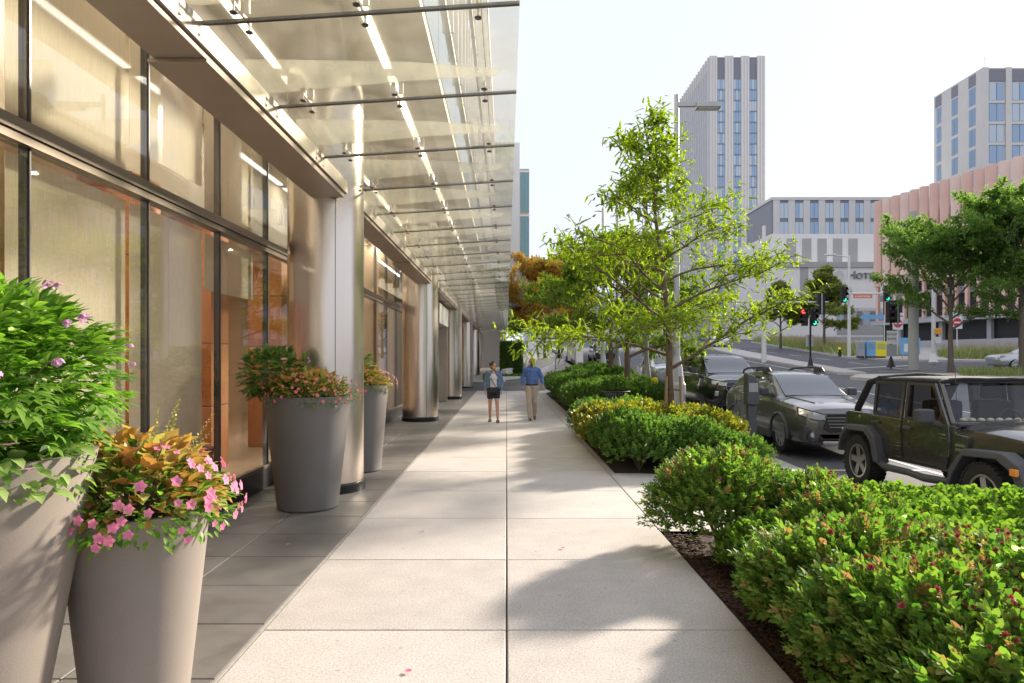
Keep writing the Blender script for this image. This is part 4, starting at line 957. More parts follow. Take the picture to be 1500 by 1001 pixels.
MB().tube([(0, 0, 8.0), (-1.3, 0, 8.15)], .05, 8).build('lamp_arm', 'pole_white', t); MB().box(-1.9, -1.1, -.15, .15, 8.1, 8.25).build('lamp_head', 'pole_white', t, bevel=.04)
MB().tube([(-.6, 0, 5.05), (0, 0, 5.05), (6.5, 0, 5.05)], [.06, .09, .06], 10).build('signal_arm', 'pole_white', t)
head(27.05, 54.8, zroad(55)+5.1, R(15), 2, 'signal head showing green left of the white corner mast', 1.25); head(30.5, 54.8, zroad(55)+5.2, R(15), 2, 'signal head showing green out along the corner mast arm', 1.25)
t = thing('street_sign', 'orange-red street name plate on the corner mast arm', 'sign', (28.6, 54.8, zroad(55)+4.95)); MB().box(-.75, .75, -.02, .02, -.14, .14).build('plate', 'sign_orange', t)
for k in range(9): MB().box(-.62+k*.14, -.54+k*.14, -.026, -.021, -.06, .06).build('letter_mark', 'sign_white', t)
t = thing('street_sign', 'pale blue pointed street sign on a thin post by the hotel', 'sign', (32.2, 60, zroad(60)+.1)); MB().tube([(1.0, 0, 0), (1.0, 0, 3.4)], .04, 8).build('post', 'pole_white', t); MB().prism([(-1.2, 3.2), (-.9, 3.4), (1.0, 3.5), (1.0, 3.1), (-.9, 3.05)], -.03, .03, 'y').build('plate', 'sign_blue', t)
def text_lines(t, lines, size, zs, m='ink', y=-.018):
    for tx, z_ in zip(lines, zs):
        c = bpy.data.curves.new('w', 'FONT'); c.body = tx; c.size = size; c.align_x = 'CENTER'; c.extrude = .002
        o = bpy.data.objects.new('w', c); COL.objects.link(o); me = bpy.data.meshes.new_from_object(o.evaluated_get(bpy.context.evaluated_depsgraph_get())); bpy.data.objects.remove(o)
        me.materials.clear(); me.materials.append(MATS[m]); link_mesh('lettering', me, None, t, (0, y, z_), (R(90), 0, 0))
t = pole('signal_post', 'black signal post with flared base beside the concrete pole', 23.2, 41.2, 3.2, .06, .06, 'signal_black', .24)
head(22.95, 41.1, zroad(41)+3.45, R(60), 9, 'dark signal head turned away on the second black post', 1.2); head(23.45, 41.15, zroad(41)+3.5, R(200), 9, 'black back of a signal head on the second black post', 1.3, True)
t = thing('regulatory_sign', 'white sign reading DO NOT BLOCK on the second black post', 'sign', (23.2, 41.1, zroad(41)+1.95)); MB().box(-.31, .31, -.012, .012, -.4, .4).build('plate', 'sign_white', t, bevel=.01); text_lines(t, ('DO NOT', 'BLOCK'), .17, (.12, -.15))
MB().box(-.31, .31, .0, .03, -1.15, -.45).build('lower_plate', 'pole_grey', t)
pole('utility_pole', 'thick pale concrete pole on the island beside the forked tree', 23.9, 40.1, 9.2, .28, .24, 'pole_concrete')
def no_entry(x, y, z, label):
    t = thing('no_entry_sign', label, 'sign', (x, y, z)); MB().tube([(0, .03, -2.3), (0, .03, .8)], .035, 8).build('post', 'pole_white', t); MB().box(-.38, .38, -.01, .01, -.38, .6).build('plate', 'sign_white', t); MB().box(-.46, .46, -.012, .012, .68, .9).build('one_way_plate', 'sign_white', t)
    MB().lathe([(0, 0), (.34, 0)], 24, Matrix.Rotation(R(90), 4, 'X'), c=(0, -.014, 0.1)).build('disc', 'sign_red', t); MB().box(-.26, .26, -.022, -.018, .04, .16).build('bar', 'sign_white', t)
no_entry(29.8, 52, zroad(52)+2.7, 'red no entry sign by the newspaper boxes'); no_entry(34.2, 51.8, zroad(52)+2.75, 'red no entry sign partly behind the forked tree')
t = pole('signal_post', 'white pole with an orange pedestrian button box', 28.9, 46.2, 8, .14, .1, 'pole_white', .3); MB().box(-.02, .38, -.3, -.12, 1.9, 2.3).build('button_box', 'orange_box', t, bevel=.03); MB().box(.02, .34, -.28, -.12, 1.3, 1.72).build('notice', 'sign_white', t)
for i, (x, m, w_, l) in enumerate(((27.25, 'pole_grey', .24, 'narrow grey newspaper box by the corner mast'), (28.0, 'sign_blue', .36, 'blue newspaper box between the grey and yellow ones'), (28.75, 'yellow_box', .45, 'bright yellow newspaper box at the hotel corner'))):
    t = thing('newspaper_box', l, 'newspaper box', (x, 52.6, zroad(52.6)+.15), 0, 'newspaper boxes at the corner'); MB().box(-w_, w_, -.25, .25, .1, 1.25).build('cabinet', m, t, bevel=.04); MB().box(-w_*.7, w_*.7, -.262, -.252, .65, 1.1).build('window', 'glass_clear', t); MB().box(-w_*.8, w_*.8, -.2, .2, 0, .1).build('foot', 'signal_black', t)
t = thing('fire_hydrant', 'small dark fire hydrant with yellow top at the kerb', 'hydrant', (26.5, 54.3, zroad(54.3)+.15)); MB().lathe([(.16, 0), (.16, .05), (.11, .08), (.11, .5), (.14, .52), (.14, .56)], 14).build('barrel', 'signal_black', t, 40); MB().lathe([(.13, .56), (.11, .68), (.04, .76), (0, .77)], 14).build('bonnet', 'yellow_box', t, 40)
for s_ in (-1, 1): MB().tube([(0, 0, .42), (s_*.2, 0, .42)], .05, 8).build('nozzle', 'yellow_box', t)
t = thing('standin_panel', 'blue and white panel standing in for a figure with a stroller on the hotel corner', 'panel', (30.5, 51.6, zroad(51.6)+.15)); MB().box(-.75, .75, -.04, .04, .3, 1.55).build('board', 'sign_blue', t, bevel=.02); MB().box(-.5, .5, -.06, -.045, .5, 1.1).build('poster', 'sign_white', t)  # plain panel stands in for an unclear figure with a stroller
for s_ in (-.6, .6): MB().tube([(s_, 0, 0), (s_, 0, .32)], .04, 8).build('foot', 'pole_grey', t)
t = pole('lamp_post', 'black slender post at the pale grass bed', 33.5, 44.6, 4.3, .06, .05, 'signal_black', .18); head(33.8, 44.5, zroad(44.6)+3.6, R(80), 9, 'dark signal head on the slender black post')
# street lamp near the kerb
t = pole('street_lamp', 'tall grey street lamp with flat arm rising behind the young tree', 4.78, 19.2, 9.05, .105, .065, 'pole_grey', None, 'street lamp', zwalk(4.7, 19.2))
MB().lathe([(.26, 0), (.26, .9), (.22, .98), (.15, 1.5), (.11, 1.7)], 8).build('base', 'pole_grey', t); MB().box(0, 1.2, -.05, .05, 8.72, 8.84).build('arm', 'pole_grey', t); MB().box(.55, 1.22, -.17, .17, 8.66, 8.82).build('luminaire', 'pole_grey', t, bevel=.03); MB().box(.62, 1.15, -.12, .12, 8.645, 8.658).build('lens', 'sign_white', t)
for i, (x, y) in enumerate(((4.75, 23.2), (4.7, 29.0), (4.8, 34))):
    t = pole('street_lamp', ['grey lamp post with conical base past the first street lamp', 'grey lamp post with conical base in the far bed', 'grey lamp post at the end of the far bed'][i], x, y, 8.5, .085, .06, 'pole_grey', None, 'street lamp', zwalk(4.7, y)); MB().lathe([(.34, 0), (.34, .06), (.22, .5), (.15, .9), (.1, 1.3)], 14).build('base', 'pole_grey', t, 40)
t = thing('litter_bin', 'black slatted round litter bin on the path between the beds', 'litter bin', (2.95, 18.4, zwalk(2.95, 18.4)))
for k in range(28): a = k*2*math.pi/28; MB().tube([(math.cos(a)*.26, math.sin(a)*.26, .05), (math.cos(a)*.30, math.sin(a)*.30, .7), (math.cos(a)*.37, math.sin(a)*.37, .84)], .011, 5).build('slat', 'signal_black', t)
MB().lathe([(.36, .82), (.385, .84), (.36, .86)], 28).build('rim', 'signal_black', t, 60); MB().lathe([(0, .04), (.27, .04), (.27, .1)], 24).build('floor', 'signal_black', t); MB().lathe([(.22, .08), (.26, .72)], 20).build('liner', 'signal_black', t)
for i, (x, y) in enumerate(((4.35, 25.2), (4.6, 21.2))):
    t = thing('hydrant' if i else 'refuse_bin', ['square black bin beside the far locust trunk', 'black standpipe with yellow cap at the kerb'][i], 'standpipe' if i else 'bin', (x, y, zwalk(x, y)))
    if i: MB().lathe([(.13, 0), (.13, .06), (.08, .1), (.08, .78)], 12).build('barrel', 'signal_black', t, 40); MB().lathe([(.1, .78), (.11, .92), (.03, .98), (0, .98)], 12).build('cap', 'yellow_box', t, 40)
    else: MB().box(-.25, .25, -.25, .25, 0, .85).build('body', 'signal_black', t, bevel=.03); MB().box(-.27, .27, -.27, .27, .86, .93).build('lid', 'signal_black', t, bevel=.02)
t = thing('parking_meter', 'grey parking meter with slanted head beside the wagon', 'parking meter', (4.93, 13.75, zwalk(4.9, 13.7))); mat('meter_grey', (.11, .115, .13), .45, .4)
MB().prism([(-.12, .92), (.12, .92), (.12, 1.38), (.04, 1.50), (-.12, 1.55)], -.12, .12, 'y').build('head', 'meter_grey', t, bevel=.02); MB().box(-.085, .085, -.07, .07, 0, .92).build('post', 'meter_grey', t, bevel=.015); MB().box(-.09, .09, -.126, -.118, 1.18, 1.36).build('display', 'pole_grey', t)
# ================================================================ vehicles
mat('paint_graphite', (.15, .148, .145), .3, .5, coat=1.0); mat('paint_black', (.025, .025, .028), .22, .2, coat=1.0); mat('paint_jeep', (.078, .073, .068), .25, .5, coat=1.0, var=.1, vscale=5)
mat('paint_silver', (.55, .56, .58), .3, .6, coat=.8); mat('car_white', (.75, .75, .74), .3, coat=.8)
mat('car_glass', (.035, .045, .055), .03, spec=1.0, coat=1.0); mat('black_plastic', (.06, .06, .065), .55, var=.1, vscale=20); mat('rubber', (.018, .017, .016), .85, var=.3, vscale=20, bump=.3, bscale=60)
mat('alloy', (.52, .50, .47), .32, .9); mat('chrome', (.75, .75, .76), .1, 1); mat('lamp_lens', (.62, .64, .66), .08, .4, coat=1); mat('amber', (.85, .28, .03), .3); mat('red_lamp', (.5, .02, .02), .2); mat('plate_white', (.78, .78, .76), .4); mat('plate_red', (.55, .05, .06), .5); mat('badge_blue', (.02, .08, .32), .25, coat=1); mat('seat_dark', (.03, .03, .035), .8); mat('cloth_black', (.02, .02, .022), .9, bump=.2, bscale=200); mat('dash_trim', (.55, .48, .36), .7)
def wheel(parent, x, y, r, w, side, spokes=5, offroad=False):
    """side = -1: outer face towards -y"""
    M = Matrix.Rotation(R(90)*side*-1, 4, 'X') if side < 0 else Matrix.Rotation(R(-90), 4, 'X')
    rr = r*.66
    rim = MB().lathe([(rr, -w*.4), (rr*.97, w*.30), (rr*.93, w*.42), (rr*.88, w*.40), (rr*.84, w*.05), (0, w*.02)], 28)
    hub = MB().lathe([(0, w*.36), (rr*.16, w*.35), (rr*.2, w*.25), (rr*.2, 0)], 12)
    rim.v = [tuple(M @ Vector(p)) for p in rim.v]; o = rim.build('wheel', 'mullion', parent, 40, loc=(x, y, r))
    hub.v = [tuple(M @ Vector(p)) for p in hub.v]; hub.build('hub', 'alloy', o, 40)
    for k in range(spokes):
        sp = MB().prism([(-.16*rr, .12*rr), (.16*rr, .12*rr), ((.19 if spokes < 7 else .09)*rr, .92*rr), (-(.19 if spokes < 7 else .09)*rr, .92*rr)], w*.18, w*.36)
        A = M @ Matrix.Rotation(k*2*math.pi/spokes+.2, 4, 'Z'); sp.v = [tuple(A @ Vector(p)) for p in sp.v]; sp.build('spoke', 'alloy', o, bevel=.006)
    ring = MB().lathe([(rr*1.0, w*.43), (rr*.9, w*.44), (rr*.88, w*.3)], 28); ring.v = [tuple(M @ Vector(p)) for p in ring.v]; ring.build('rim', 'alloy', o, 40)
    ty = MB().lathe([(rr, -w*.42), (r*.86, -w*.5), (r*.97, -w*.46), (r, -w*.34), (r, w*.34), (r*.97, w*.46), (r*.86, w*.5), (rr*1.01, w*.44)], 40)
    if offroad:
        for k in range(36):
            for s_ in (-1, 1): ty.box(-.026, .026, r*.955, r*1.02, (.06 if s_ > 0 else -w*.5), (w*.5 if s_ > 0 else -.06), Matrix.Rotation(k*2*math.pi/36+s_*.05, 4, 'Z'))
    ty.v = [tuple(M @ Vector(p)) for p in ty.v]; ty.build('tyre', 'rubber', o, 30)
    return o
def interp(tab, x):
    xs = [p[0] for p in tab]
    for i in range(len(xs)-1):
        if xs[i] >= x >= xs[i+1]:
            t = (xs[i]-x)/(xs[i]-xs[i+1]); p0 = tab[max(i-1, 0)]; p1, p2 = tab[i], tab[i+1]; p3 = tab[min(i+2, len(tab)-1)]
            o = []
            for k in range(1, len(p1)):
                h = p1[0]-p2[0]; m1 = (p2[k]-p0[k])/max(1e-6, (p0[0]-p2[0]))*h if i > 0 else p2[k]-p1[k]; m2 = (p3[k]-p1[k])/max(1e-6, (p1[0]-p3[0]))*h if i+2 < len(tab) else p2[k]-p1[k]
                o.append((2*t**3-3*t*t+1)*p1[k]+(t**3-2*t*t+t)*m1+(-2*t**3+3*t*t)*p2[k]+(t**3-t*t)*m2)
            return o
    return list(tab[0][1:] if x > xs[0] else tab[-1][1:])
def ring_mesh(rings, name, m, parent, smooth=35, cut=None):
    mb = MB(); n = len(rings[0]); v = [p for r_ in rings for p in r_]; f = []
    for i in range(len(rings)-1):
        for j in range(n): f.append((i*n+j, i*n+(j+1) % n, (i+1)*n+(j+1) % n, (i+1)*n+j))
    f.append(tuple(range(n))); f.append(tuple(reversed(range((len(rings)-1)*n, len(rings)*n))))
    mb.add(v, f); o = mb.build(name, m, parent, smooth)
    if cut:
        cb = MB()
        for (x, r_) in cut: cb.lathe([(0, -1.5), (r_, -1.5), (r_, 1.5), (0, 1.5)], 40, Matrix.Rotation(R(90), 4, 'X'), c=(x, 0, r_*.92))
        co = cb.build('cutter', 'black_plastic'); md = o.modifiers.new('b', 'BOOLEAN'); md.object = co; md.operation = 'DIFFERENCE'; md.solver = 'EXACT'
        dg = bpy.context.evaluated_depsgraph_get(); me = bpy.data.meshes.new_from_object(o.evaluated_get(dg)); o.modifiers.clear(); o.data = me; bpy.data.objects.remove(co)
        me.polygons.foreach_set('use_smooth', [True]*len(me.polygons)); me.set_sharp_from_angle(angle=R(30))
    return o
def road_car(name, label, cat, x, y, paint, body, cabin, wb, wr, detail, rz=R(-90)):
    """body rows: x, top, bottom, half width; cabin rows: x, roof z, half width at roof, half width at belt, belt z"""
    t = thing(name, label, cat, (x, y, zroad(y)), rz)
    slope = math.atan2(zroad(y+1.4)-zroad(y-1.4), 2.8); t.rotation_euler = (0, -slope if False else slope*0, rz)
    N = 44; x0, x1 = body[0][0], body[-1][0]; rings = []
    for i in range(N+1):
        xx = x0+(x1-x0)*i/N; top, bot, hw = interp(body, xx)
        half = [(0, bot), (hw*.80, bot), (hw*.93, bot+.07), (hw*.985, bot+.20), (hw, bot+.45*(top-bot)), (hw*.99, bot+.68*(top-bot)), (hw*.965, top-.10), (hw*.90, top-.03), (hw*.60, top+.012), (0, top+.022)]
        rings.append([(xx, a, b) for a, b in half]+[(xx, -a, b) for a, b in half[-2:0:-1]])
    ax = (wb/2+detail.get('shift', 0), -wb/2+detail.get('shift', 0))
    bo = ring_mesh(rings, 'body', paint, t, 35, [(a, wr*1.16) for a in ax])
    c0, c1 = cabin[0][0], cabin[-1][0]; rings = []
    def cab(xx): return interp(cabin, xx)
    for i in range(31):
        xx = c0+(c1-c0)*i/30; zr, hr, hb, zb = cab(xx)
        half = [(0, zb-.12), (hb, zb-.1), (hb, zb), (hb+(hr-hb)*.55, zb+(zr-zb)*.55), (hr, zr-.05*min(1, (zr-zb)/.3)), (hr*.93, zr-.012), (hr*.5, zr+.012), (0, zr+.018)]
        rings.append([(xx, a, b) for a, b in half]+[(xx, -a, b) for a, b in half[-2:0:-1]])
    ring_mesh(rings, 'roof', paint, t, 35)
    def side(xx, u, s_, off=.006):
        zr, hr, hb, zb = cab(xx); zt = zr-.05*min(1, (zr-zb)/.3)
        return (xx, s_*(hb+(hr-hb)*u+off), zb+(zt-zb)*u)
    for s_ in (-1, 1):
        for a, b in detail['side_windows']:
            mb = MB(); n = 8
            for i in range(n+1):
                xx = a+(b-a)*i/n
                for j in range(3): mb.v.append(side(xx, .10+.76*j/2, s_))
            for i in range(n):
                for j in range(2): mb.f.append((i*3+j, (i+1)*3+j, (i+1)*3+j+1, i*3+j+1))
            mb.build('side_window', 'car_glass', t, 40)
        a, b = detail['side_windows'][0][0], detail['side_windows'][-1][1]
        MB().tube([side(a+(b-a)*i/10, .03, s_, .008) for i in range(11)], .011, 5).build('window_trim', detail.get('trim', 'black_plastic'), t)
    for nm, a, b in (('windscreen', *detail['screen']), ('rear_window', *detail['rear'])):
        mb = MB(); n = 8
        for i in range(n+1):
            xx = a+(b-a)*i/n; zr, hr, hb, zb = cab(xx)
            for j in range(9): q = -1+2*j/8; mb.v.append((xx+(.012 if nm == 'windscreen' else -.012), q*hr*.93, zr+.018+.012*(1-q*q)-.012))
        for i in range(n):
            for j in range(8): mb.f.append((i*9+j, (i+1)*9+j, (i+1)*9+j+1, i*9+j+1))
        mb.build(nm, 'car_glass', t, 60)
    for a in ax:
        for s_ in (-1, 1): wheel(t, a, s_*(detail['track']), wr, .235, s_, detail.get('spokes', 5))
    hw = interp(body, ax[0])[2]
    if detail.get('cladding'):
        for a in ax:
            for s_ in (-1, 1):
                mb = MB(); pts = []
                for k in range(15):
                    th = R(-8)+R(196)*k/14; pts.append((a+math.cos(th)*wr*1.19, s_*(interp(body, a)[2]-.012), wr*1.07+math.sin(th)*wr*1.19))
                mb.tube(pts, .045, 6).build('arch_cladding', 'black_plastic', t, 60)
        for s_ in (-1, 1): MB().box(ax[1]+wr*1.1, ax[0]-wr*1.1, s_*hw-.03, s_*hw+.012, .26, .40).build('sill_cladding', 'black_plastic', t, bevel=.02)
    for s_ in (-1, 1):
        xm = detail['mirror']; zr, hr, hb, zb = cab(xm)
        mo = MB().box(xm-.10, xm+.08, s_*(hb+.06)-.0 if s_ > 0 else s_*(hb+.06)-.2, s_*(hb+.06)+.2 if s_ > 0 else s_*(hb+.06), zb+.04, zb+.2).build('mirror', detail.get('mirror_mat', 'black_plastic'), t, bevel=.04, seg=3)
        MB().box(xm-.02, xm+.05, min(s_*(hb-.02), s_*(hb+.1)), max(s_*(hb-.02), s_*(hb+.1)), zb+.03, zb+.08).build('mirror_arm', 'black_plastic', mo)
        for a in detail['doors']:
            MB().box(a-.004, a+.004, s_*hw*.99-.006, s_*hw*.99+.006, .36, zb-.04).build('door_gap', 'ink', t)
            MB().box(a+.06, a+.28, s_*hw*.985-.02, s_*hw*.985+.03, zb-.2, zb-.16).build('door_handle', paint, t, bevel=.01)
    return t, bo, cab
def lamp_unit(t, s_, top, bot):
    """wrap-round headlight: clear lens over a dark bezel"""
    for nm, m, o_, k in (('headlight_bezel', 'ink', 0, .02), ('headlight', 'lamp_lens', .008, 0)):
        v = [(x+o_, s_*(y-.0), z+k) for y, z, x in top]+[(x+o_, s_*y, z-k) for y, z, x in bot]; v += [(x-.14, s_*(y-.03), z+k*.5) for y, z, x in top]+[(x-.14, s_*(y-.03), z-k*.5) for y, z, x in bot]
        MB().add(v, [(0, 1, 4, 3), (1, 2, 5, 4), (0, 6, 7, 1), (1, 7, 8, 2), (3, 4, 10, 9), (4, 5, 11, 10), (2, 8, 11, 5), (0, 3, 9, 6), (6, 9, 10, 7), (7, 10, 11, 8)]).build(nm, m, t)
# grey wagon
body = [(2.43, .82, .40, .60), (2.40, .90, .30, .70), (2.28, .97, .25, .80), (2.0, 1.02, .23, .885), (1.5, 1.07, .22, .925), (1.0, 1.11, .22, .935), (0, 1.12, .22, .935), (-1.4, 1.14, .22, .93), (-2.0, 1.15, .26, .90), (-2.32, 1.12, .34, .85), (-2.42, 1.02, .44, .78)]
cabin = [(1.12, 1.10, .70, .80, 1.09), (.85, 1.24, .68, .80, 1.10), (.25, 1.56, .63, .81, 1.11), (-.1, 1.62, .62, .81, 1.115), (-.8, 1.64, .62, .81, 1.12), (-1.7, 1.58, .60, .80, 1.13), (-2.05, 1.48, .58, .79, 1.13), (-2.36, 1.14, .56, .76, 1.12)]
t, bo, cab = road_car('parked_wagon', 'dark grey wagon with roof rails parked behind the off-road vehicle', 'car', 6.6, 15.6, 'paint_graphite', body, cabin, 2.74, .36, dict(side_windows=[(.72, -.28), (-.36, -1.2), (-1.28, -1.85)], screen=(1.02, .24), rear=(-2.0, -2.32), track=.80, spokes=10, cladding=True, mirror=.62, doors=(-.35, -1.25)))
def front(t, xs, z0, z1, hw, grille, lamp, plate=None):
    pass
MB().prism([(-.50, .60), (-.40, .86), (.40, .86), (.50, .60), (.36, .52), (-.36, .52)], 2.405, 2.45, 'x').build('grille', 'ink', t, bevel=.015)
for k in range(4): MB().box(2.445, 2.462, -.44+.02*k, .44-.02*k, .80-k*.062, .812-k*.062).build('grille_bar', 'alloy', t)
MB().box(2.44, 2.468, -.46, .46, .855, .885).build('grille_trim', 'black_plastic', t, bevel=.008)
bd = MB().lathe([(0, .012), (.06, .012), (.07, 0)], 24, Matrix.Translation((2.462, 0, .745)) @ Matrix.Rotation(R(90), 4, 'Y') @ Matrix.Scale(.62, 4, (1, 0, 0)) @ Matrix.Scale(1.5, 4, (0, 1, 0))).build('emblem', 'badge_blue', t, 40)
MB().lathe([(.066, .008), (.072, .014), (.078, .0)], 24, Matrix.Translation((2.462, 0, .745)) @ Matrix.Rotation(R(90), 4, 'Y') @ Matrix.Scale(.62, 4, (1, 0, 0)) @ Matrix.Scale(1.5, 4, (0, 1, 0))).build('emblem_ring', 'chrome', bd, 40)
for a, b, r_ in ((-.045, .012, .014), (.0, .018, .008), (.03, .008, .008), (.05, -.012, .008), (.015, -.018, .008), (-.02, -.016, .008)): MB().lathe([(0, 0), (r_, 0)], 4, Matrix.Translation((2.4765, a, .745+b)) @ Matrix.Rotation(R(90), 4, 'Y')).build('star', 'chrome', bd)
for s_ in (-1, 1):
    lamp_unit(t, s_, [(.46, .85, 2.43), (.66, .91, 2.375), (.86, .97, 2.17)], [(.46, .76, 2.44), (.66, .77, 2.405), (.87, .85, 2.20)])
    MB().prism([(s_*.56, .58), (s_*.84, .66), (s_*.84, .34), (s_*.60, .38)], 2.12, 2.36, 'x').build('bumper_corner', 'black_plastic', t, bevel=.03)
    f = MB().lathe([(0, 0), (.09, 0), (.11, .03), (.11, -.1)], 18, Matrix.Translation((2.37, s_*.66, .46)) @ Matrix.Rotation(R(90), 4, 'Y')).build('fog_surround', 'black_plastic', t, 40); MB().lathe([(0, .012), (.05, .01), (.055, 0)], 14, Matrix.Translation((2.372, s_*.66, .46)) @ Matrix.Rotation(R(90), 4, 'Y')).build('fog_lamp', 'lamp_lens', f, 40)
    MB().tube([(.1, s_*.60, 1.64), (.0, s_*.60, 1.72), (-.3, s_*.60, 1.745), (-1.4, s_*.58, 1.71), (-1.7, s_*.57, 1.66), (-1.78, s_*.57, 1.58)], .027, 8).build('roof_rail', 'black_plastic', t, 60)
    MB().box(-.35, -.05, s_*.60-.035, s_*.60+.035, 1.62, 1.74).build('rail_foot', 'black_plastic', t, bevel=.02)
    MB().tube([(1.9, s_*.42, 1.052), (1.4, s_*.5, 1.098), (1.05, s_*.56, 1.13)], .018, 6).build('bonnet_crease', 'paint_graphite', t, 60)
MB().box(2.36, 2.44, -.5, .5, .27, .35).build('skid_plate', 'alloy', t, bevel=.02); MB().box(2.34, 2.43, -.56, .56, .36, .50).build('lower_intake', 'ink', t, bevel=.02)
pt = MB().box(2.463, 2.475, -.15, .15, .47, .63).build('number_plate', 'plate_white', t, bevel=.004)
def plate_text(t, par, x, z, txt):
    c = bpy.data.curves.new('w', 'FONT'); c.body = txt; c.size = .105; c.align_x = 'CENTER'; c.extrude = .001
    o = bpy.data.objects.new('w', c); COL.objects.link(o); me = bpy.data.meshes.new_from_object(o.evaluated_get(bpy.context.evaluated_depsgraph_get())); bpy.data.objects.remove(o); me.materials.clear(); me.materials.append(MATS['plate_red']); link_mesh('plate_number', me, None, par, (x, 0, z), (R(90), 0, R(90)))
plate_text(t, pt, 2.478, .515, '4NK 1')
for s_ in (-.25, .35): MB().tube([(1.02, s_, 1.135), (.98, s_+.45, 1.165)], .008, 5).build('wiper', 'black_plastic', t)
# black SUV
body = [(2.58, .90, .42, .66), (2.54, 1.0, .32, .78), (2.4, 1.06, .27, .88), (2.1, 1.10, .25, .955), (1.5, 1.15, .24, .985), (1.0, 1.18, .24, .99), (0, 1.19, .24, .99), (-1.6, 1.20, .24, .985), (-2.2, 1.2, .28, .95), (-2.5, 1.16, .36, .90), (-2.58, 1.05, .46, .84)]
cabin = [(1.25, 1.17, .74, .85, 1.16), (.95, 1.32, .72, .86, 1.17), (.4, 1.66, .68, .86, 1.18), (0, 1.74, .67, .86, 1.18), (-.8, 1.77, .67, .86, 1.19), (-1.9, 1.74, .66, .85, 1.19), (-2.3, 1.62, .64, .84, 1.19), (-2.5, 1.2, .62, .82, 1.18)]
t, bo, cab = road_car('parked_suv', 'glossy black family SUV with chrome grille parked behind the wagon', 'car', 6.72, 21.6, 'paint_black', body, cabin, 3.07, .37, dict(side_windows=[(.85, -.2), (-.28, -1.25), (-1.33, -2.1)], screen=(1.16, .4), rear=(-2.25, -2.46), track=.85, spokes=6, mirror=.75, doors=(-.3, -1.3), trim='chrome'))
MB().prism([(-.62, .88), (.62, .88), (.56, .98), (-.56, .98)], 2.50, 2.575, 'x').build('upper_grille', 'black_plastic', t, bevel=.02)
MB().prism([(-.60, .85), (.60, .85), (.50, .58), (-.50, .58)], 2.52, 2.60, 'x').build('grille', 'ink', t, bevel=.02)
MB().tube([(2.605, -.62, .87), (2.605, -.5, .57), (2.605, .5, .57), (2.605, .62, .87), (2.605, -.62, .87)], .022, 6).build('grille_frame', 'chrome', t, 60)
for k in range(5): MB().box(2.598, 2.612, -.5, .5, .63+k*.045, .642+k*.045).build('grille_bar', 'alloy', t)
MB().box(2.59, 2.615, -.12, .12, .895, .945).build('emblem', 'chrome', t, bevel=.01)
for s_ in (-1, 1):
    lamp_unit(t, s_, [(.56, .98, 2.56), (.74, 1.01, 2.50), (.92, 1.04, 2.30)], [(.58, .89, 2.57), (.75, .90, 2.52), (.93, .93, 2.33)])
    MB().box(2.40, 2.50, s_*.80-.08, s_*.80+.08, .60, .74).build('fog_lamp', 'lamp_lens', t, bevel=.02)
MB().box(2.45, 2.57, -.7, .7, .33, .50).build('lower_intake', 'ink', t, bevel=.02)
# cars further off
def far_car(label, x, y, paint, rz, name='distant_car'):
    t, bo, cab = road_car(name, label, 'car', x, y, paint, [(2.2, .75, .36, .62), (2.1, .86, .25, .78), (1.6, .94, .22, .86), (.8, .98, .22, .88), (-1, 1.0, .22, .88), (-2.0, .98, .28, .82), (-2.2, .85, .4, .72)], [(1.0, .97, .62, .74, .96), (.3, 1.38, .56, .74, .97), (-.3, 1.45, .55, .74, .98), (-1.2, 1.38, .54, .73, .98), (-1.8, 1.0, .55, .72, .97)], 2.65, .32, dict(side_windows=[(.6, -.3), (-.38, -1.2)], screen=(.9, .28), rear=(-1.25, -1.72), track=.76, mirror=.6, doors=(-.35,)), rz)
    for s_ in (-1, 1): MB().box(-2.2, -2.06, s_*.66-.14, s_*.66+.12, .72, .86).build('tail_light', 'red_lamp', t, bevel=.02); MB().box(2.0, 2.16, s_*.62-.15, s_*.62+.12, .66, .78).build('headlight', 'lamp_lens', t, bevel=.02)
    MB().box(-2.22, -2.19, -.2, .2, .55, .68).build('number_plate', 'plate_white', t)
far_car('white car driving away up the street past the islands', 24.3, 78, 'car_white', R(82))
far_car('silver car parked behind the black SUV', 6.8, 29.6, 'paint_silver', R(-90))
far_car('dark car parked by the plaza at the far kerb', 6.9, 49, 'paint_black', R(-90))
far_car('silver car waiting beyond the islands beside the street trees', 31.5, 41.0, 'paint_silver', R(172))
# ---------------------------------------------------------------- open-top off-road vehicle
J = thing('off_road_vehicle', 'dark four-door off-road vehicle with soft top and bulging black fender flares', 'car', (6.52, 9.5, -.28), R(-90))
HW = .79; FA, RA = 1.46, -1.42
tub = MB().prism([(-2.08, .60), (-2.08, 1.13), (-1.98, 1.17), (.74, 1.17), (.74, 1.08), (.98, 1.06), (.98, .56), (-1.0, .52), (-1.0, .56)], -HW+.02, HW-.02, 'y').build('body', 'paint_jeep', J, bevel=.025, seg=3)
cb = MB()
for a in (FA, RA): cb.lathe([(0, -1.5), (.50, -1.5), (.50, 1.5), (0, 1.5)], 32, Matrix.Rotation(R(90), 4, 'X'), c=(a, 0, .44))
co = cb.build('cutter', 'black_plastic'); md = tub.modifiers.new('b', 'BOOLEAN'); md.object = co; md.operation = 'DIFFERENCE'; dg = bpy.context.evaluated_depsgraph_get(); me = bpy.data.meshes.new_from_object(tub.evaluated_get(dg)); tub.modifiers.clear(); tub.data = me; bpy.data.objects.remove(co)
